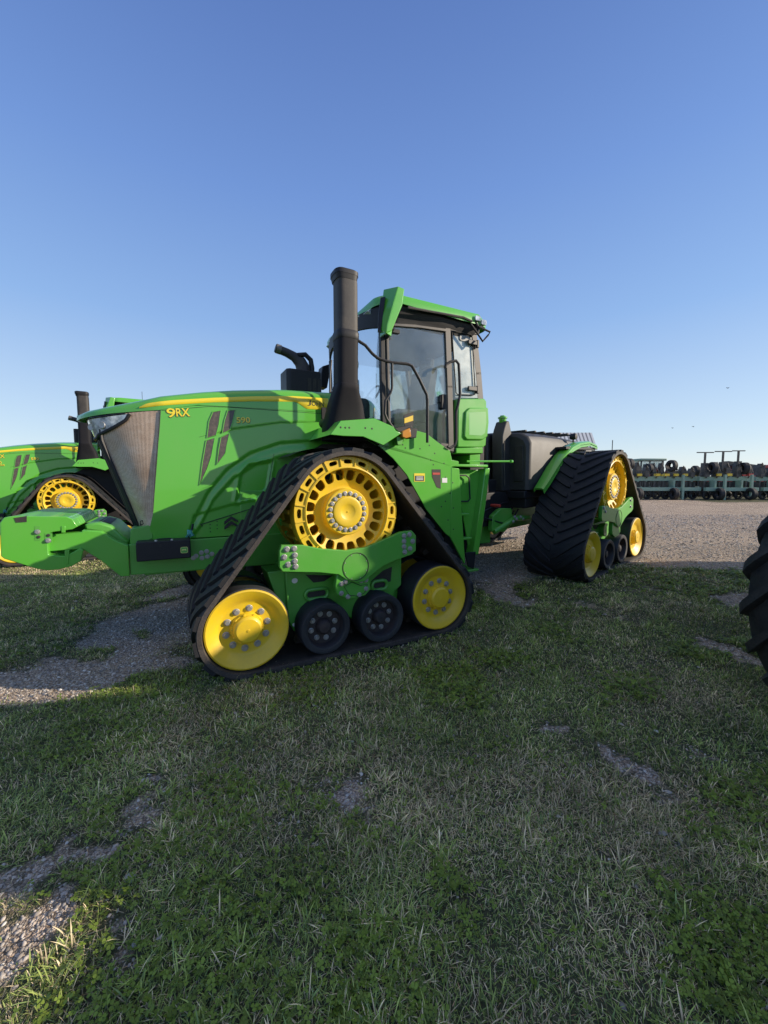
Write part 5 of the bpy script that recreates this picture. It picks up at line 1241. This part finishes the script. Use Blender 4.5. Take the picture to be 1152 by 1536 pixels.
# long black conveyor / folded draper behind
bh = thing('black_implement', 'long black folded machine behind the marker toolbar at far right', 'farm implement', loc=((1108-576)/600*38, 38, ZG))
mb = MB(); mb.prism([(-1.6, 2.75), (-1.5, 3.15), (2.6, 2.6), (3.2, 2.3), (3.2, 1.6), (-1.4, 1.9)], -.4, .4); mb.build('body', DKI, bh)
mb = MB()
for k in range(6): mb.box((-1.4+k*.8, -.5, 0), (-1.3+k*.8, -.4, 2.8))
mb.box((-1.6, -.5, .9), (3.3, -.3, 1.05)); mb.build('frame', DKI, bh)
rdm = thing('red_implement', 'low red and white machine glimpsed behind the toolbars', 'farm implement', loc=((1080-576)/600*34, 34, ZG))
mb = MB(); mb.box((-4.5, -.5, 1.5), (-3.4, .5, 1.85)); mb.box((-.6, -.5, 2.0), (.9, .5, 2.3)); mb.box((-2.3, -.5, 1.75), (-1.8, .4, 2.0)); mb.box((1.6, -.5, 1.5), (3.2, .4, 1.75)); mb.box((-5, -.1, 1.2), (4, .1, 1.5)); mb.box((-6.2, -.5, 2.1), (-5.5, .4, 2.35)); mb.box((-3.0, -3.2, 2.15), (-2.2, -2.6, 2.4)); mb.box((1.0, -3.4, 2.3), (1.8, -2.8, 2.55)); mb.build('hopper', REDM, rdm, bevel=.04)
mb = MB(); mb.box((-5, -.3, .5), (4, .3, 1.2)); 
for k in range(8): mb.box((-4.9+k*1.2, -.3, 0), (-4.75+k*1.2, .3, 1.2))
mb.build('frame', DKI, rdm)
# parked equipment continues behind the big tractor (seen low between the tracks if at all)
# shed with pale corrugated roof
SHW = paint('shed_wall', (.62, .60, .55), .6, .2, coat=0)
SR, nt, b = new_mat('corrugated_roof'); tc = N(nt, 'ShaderNodeTexCoord'); wv = N(nt, 'ShaderNodeTexWave'); wv.inputs['Scale'].default_value = .55; wv.bands_direction = 'X'; nt.links.new(tc.outputs['Object'], wv.inputs['Vector'])
rr = ramp(nt, wv.outputs[0], [(.15, (.16, .17, .19)), (.5, (.62, .64, .66))]); nt.links.new(rr.outputs[0], b.inputs['Base Color']); b.inputs['Roughness'].default_value = .5
sh = thing('metal_shed', 'pale metal shed with ribbed roof showing above the rear track', 'shed', loc=(0, 0, 0))
Ys = 62; xr = (892-576)/600*(Ys-1.8); zr = 1.62+(720-650)/600*Ys; ze = 1.62+(720-672)/600*(Ys-2)
mb = MB(); x0_ = xr-8
mb.cross([(Ys-1.6, .2), (Ys-1.6, ze-.1), (Ys, zr-.1), (Ys+9, ze-.1), (Ys+9, .2)], x0_, xr-.1); mb.build('wall', SHW, sh)
mb = MB(); mb.add([(x0_-.3, Ys-1.9, ze-.3), (xr+.1, Ys-1.9, ze-.3), (xr+.1, Ys, zr), (x0_-.3, Ys, zr), (xr+.1, Ys+9.4, ze-.3), (x0_-.3, Ys+9.4, ze-.3)], [(0, 1, 2, 3), (3, 2, 4, 5)]); mb.build('roof', SR, sh, smooth=False)
mb = MB(); mb.tube([(xr+.4, Ys-5.2, 5.4), (xr+.4, Ys-5.2, 7.2)], .06, 5); mb.box((xr+.0, Ys-5.4, 5.3), (xr+.8, Ys-5.0, 5.45)); mb.build('vent_mast', DKI, sh)
# distant tree line on the horizon
TRM, nt, b = new_mat('distant_foliage'); nn = noise(nt, .8, 5, .7); rr = ramp(nt, nn.outputs[0], [(.3, (.04, .06, .03)), (.7, (.09, .12, .06))]); nt.links.new(rr.outputs[0], b.inputs['Base Color']); b.inputs['Roughness'].default_value = 1
mb = MB(); rows = []
q = random.Random(5)
top = []
for k in range(241):
    X = -420+k*3.6; top.append((X, 320+10*sin(k*.2), 1.2+1.6*q.random()+1.0*sin(k*.13)**2))
mb.grid([[(a_, b_, -.5) for a_, b_, c_ in top], [(a_, b_+1, c_) for a_, b_, c_ in top], [(a_, b_+6, -.5) for a_, b_, c_ in top]]); tl = mb.build('distant_treeline', TRM); tag(tl, kind='stuff')
# birds
for k, (x_, y_, s_, lab) in enumerate(((1092, 582, .18, 'tiny dark bird highest in the sky at right'), (1040, 640, .15, 'tiny dark bird flying leftmost above the toolbars'), (1009, 642, .13, 'tiny dark bird beside the leftmost one above the toolbars'))):
    a = at(x_, y_, 60); mb = MB(); mb.add([(-s_*1.6, 0, s_*.4), (-s_*.7, .05, s_*.5), (0, 0, 0), (s_*.7, .05, s_*.5), (s_*1.6, 0, s_*.4), (0, .25, .05), (-s_*.6, .2, s_*.3), (s_*.6, .2, s_*.3)], [(0, 1, 6), (1, 2, 5, 6), (2, 3, 7, 5), (3, 4, 7)])
    mb.lathe([(.01, -.5*s_*2), (.07, 0), (.01, .5*s_*2)], (0, 0), 6); o = mb.build('bird', DKI); o.location = a; tag(o, lab, 'bird', 'birds')

# ================================================================== light
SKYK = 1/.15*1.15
SUN_AZ = Vector((1.0, -.03, 0)).normalized(); EL = rad(20.3)
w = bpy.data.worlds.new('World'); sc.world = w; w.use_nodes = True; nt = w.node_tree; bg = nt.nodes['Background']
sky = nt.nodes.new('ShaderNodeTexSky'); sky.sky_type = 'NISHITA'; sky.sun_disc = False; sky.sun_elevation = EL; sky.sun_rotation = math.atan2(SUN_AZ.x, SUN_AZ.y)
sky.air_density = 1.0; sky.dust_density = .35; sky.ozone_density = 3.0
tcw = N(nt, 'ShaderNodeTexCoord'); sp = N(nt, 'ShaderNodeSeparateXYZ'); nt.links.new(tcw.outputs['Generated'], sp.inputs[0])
hz_ = ramp(nt, sp.outputs[2], [(0, (.68, .76, .83)), (.08, (.52, .65, .80)), (.33, (.24, .42, .79)), (.55, (.14, .275, .69)), (.75, (.08, .165, .50)), (.86, (.14, .20, .44)), (1, (.75, .68, .58))])  # zenith end brightened out of view as added overhead fill light
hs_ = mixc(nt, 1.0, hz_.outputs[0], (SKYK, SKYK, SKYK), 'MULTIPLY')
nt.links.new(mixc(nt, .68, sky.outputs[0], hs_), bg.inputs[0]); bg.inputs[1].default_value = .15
sl = bpy.data.lights.new('sun', 'SUN'); sl.energy = 6.3; sl.angle = rad(.53); sl.color = (1.0, .86, .68)
so = bpy.data.objects.new('sun', sl); COL.objects.link(so); d = Vector((SUN_AZ.x*cos(EL), SUN_AZ.y*cos(EL), sin(EL))); so.rotation_euler = d.to_track_quat('Z', 'Y').to_euler(); so.location = (8, 0, 12)
sc.view_settings.view_transform = 'Standard'; sc.view_settings.look = 'None'; sc.view_settings.exposure = 0; sc.view_settings.gamma = 1.1
sc.cycles.max_bounces = 6; sc.cycles.transparent_max_bounces = 12; sc.cycles.caustics_reflective = False; sc.cycles.caustics_refractive = False
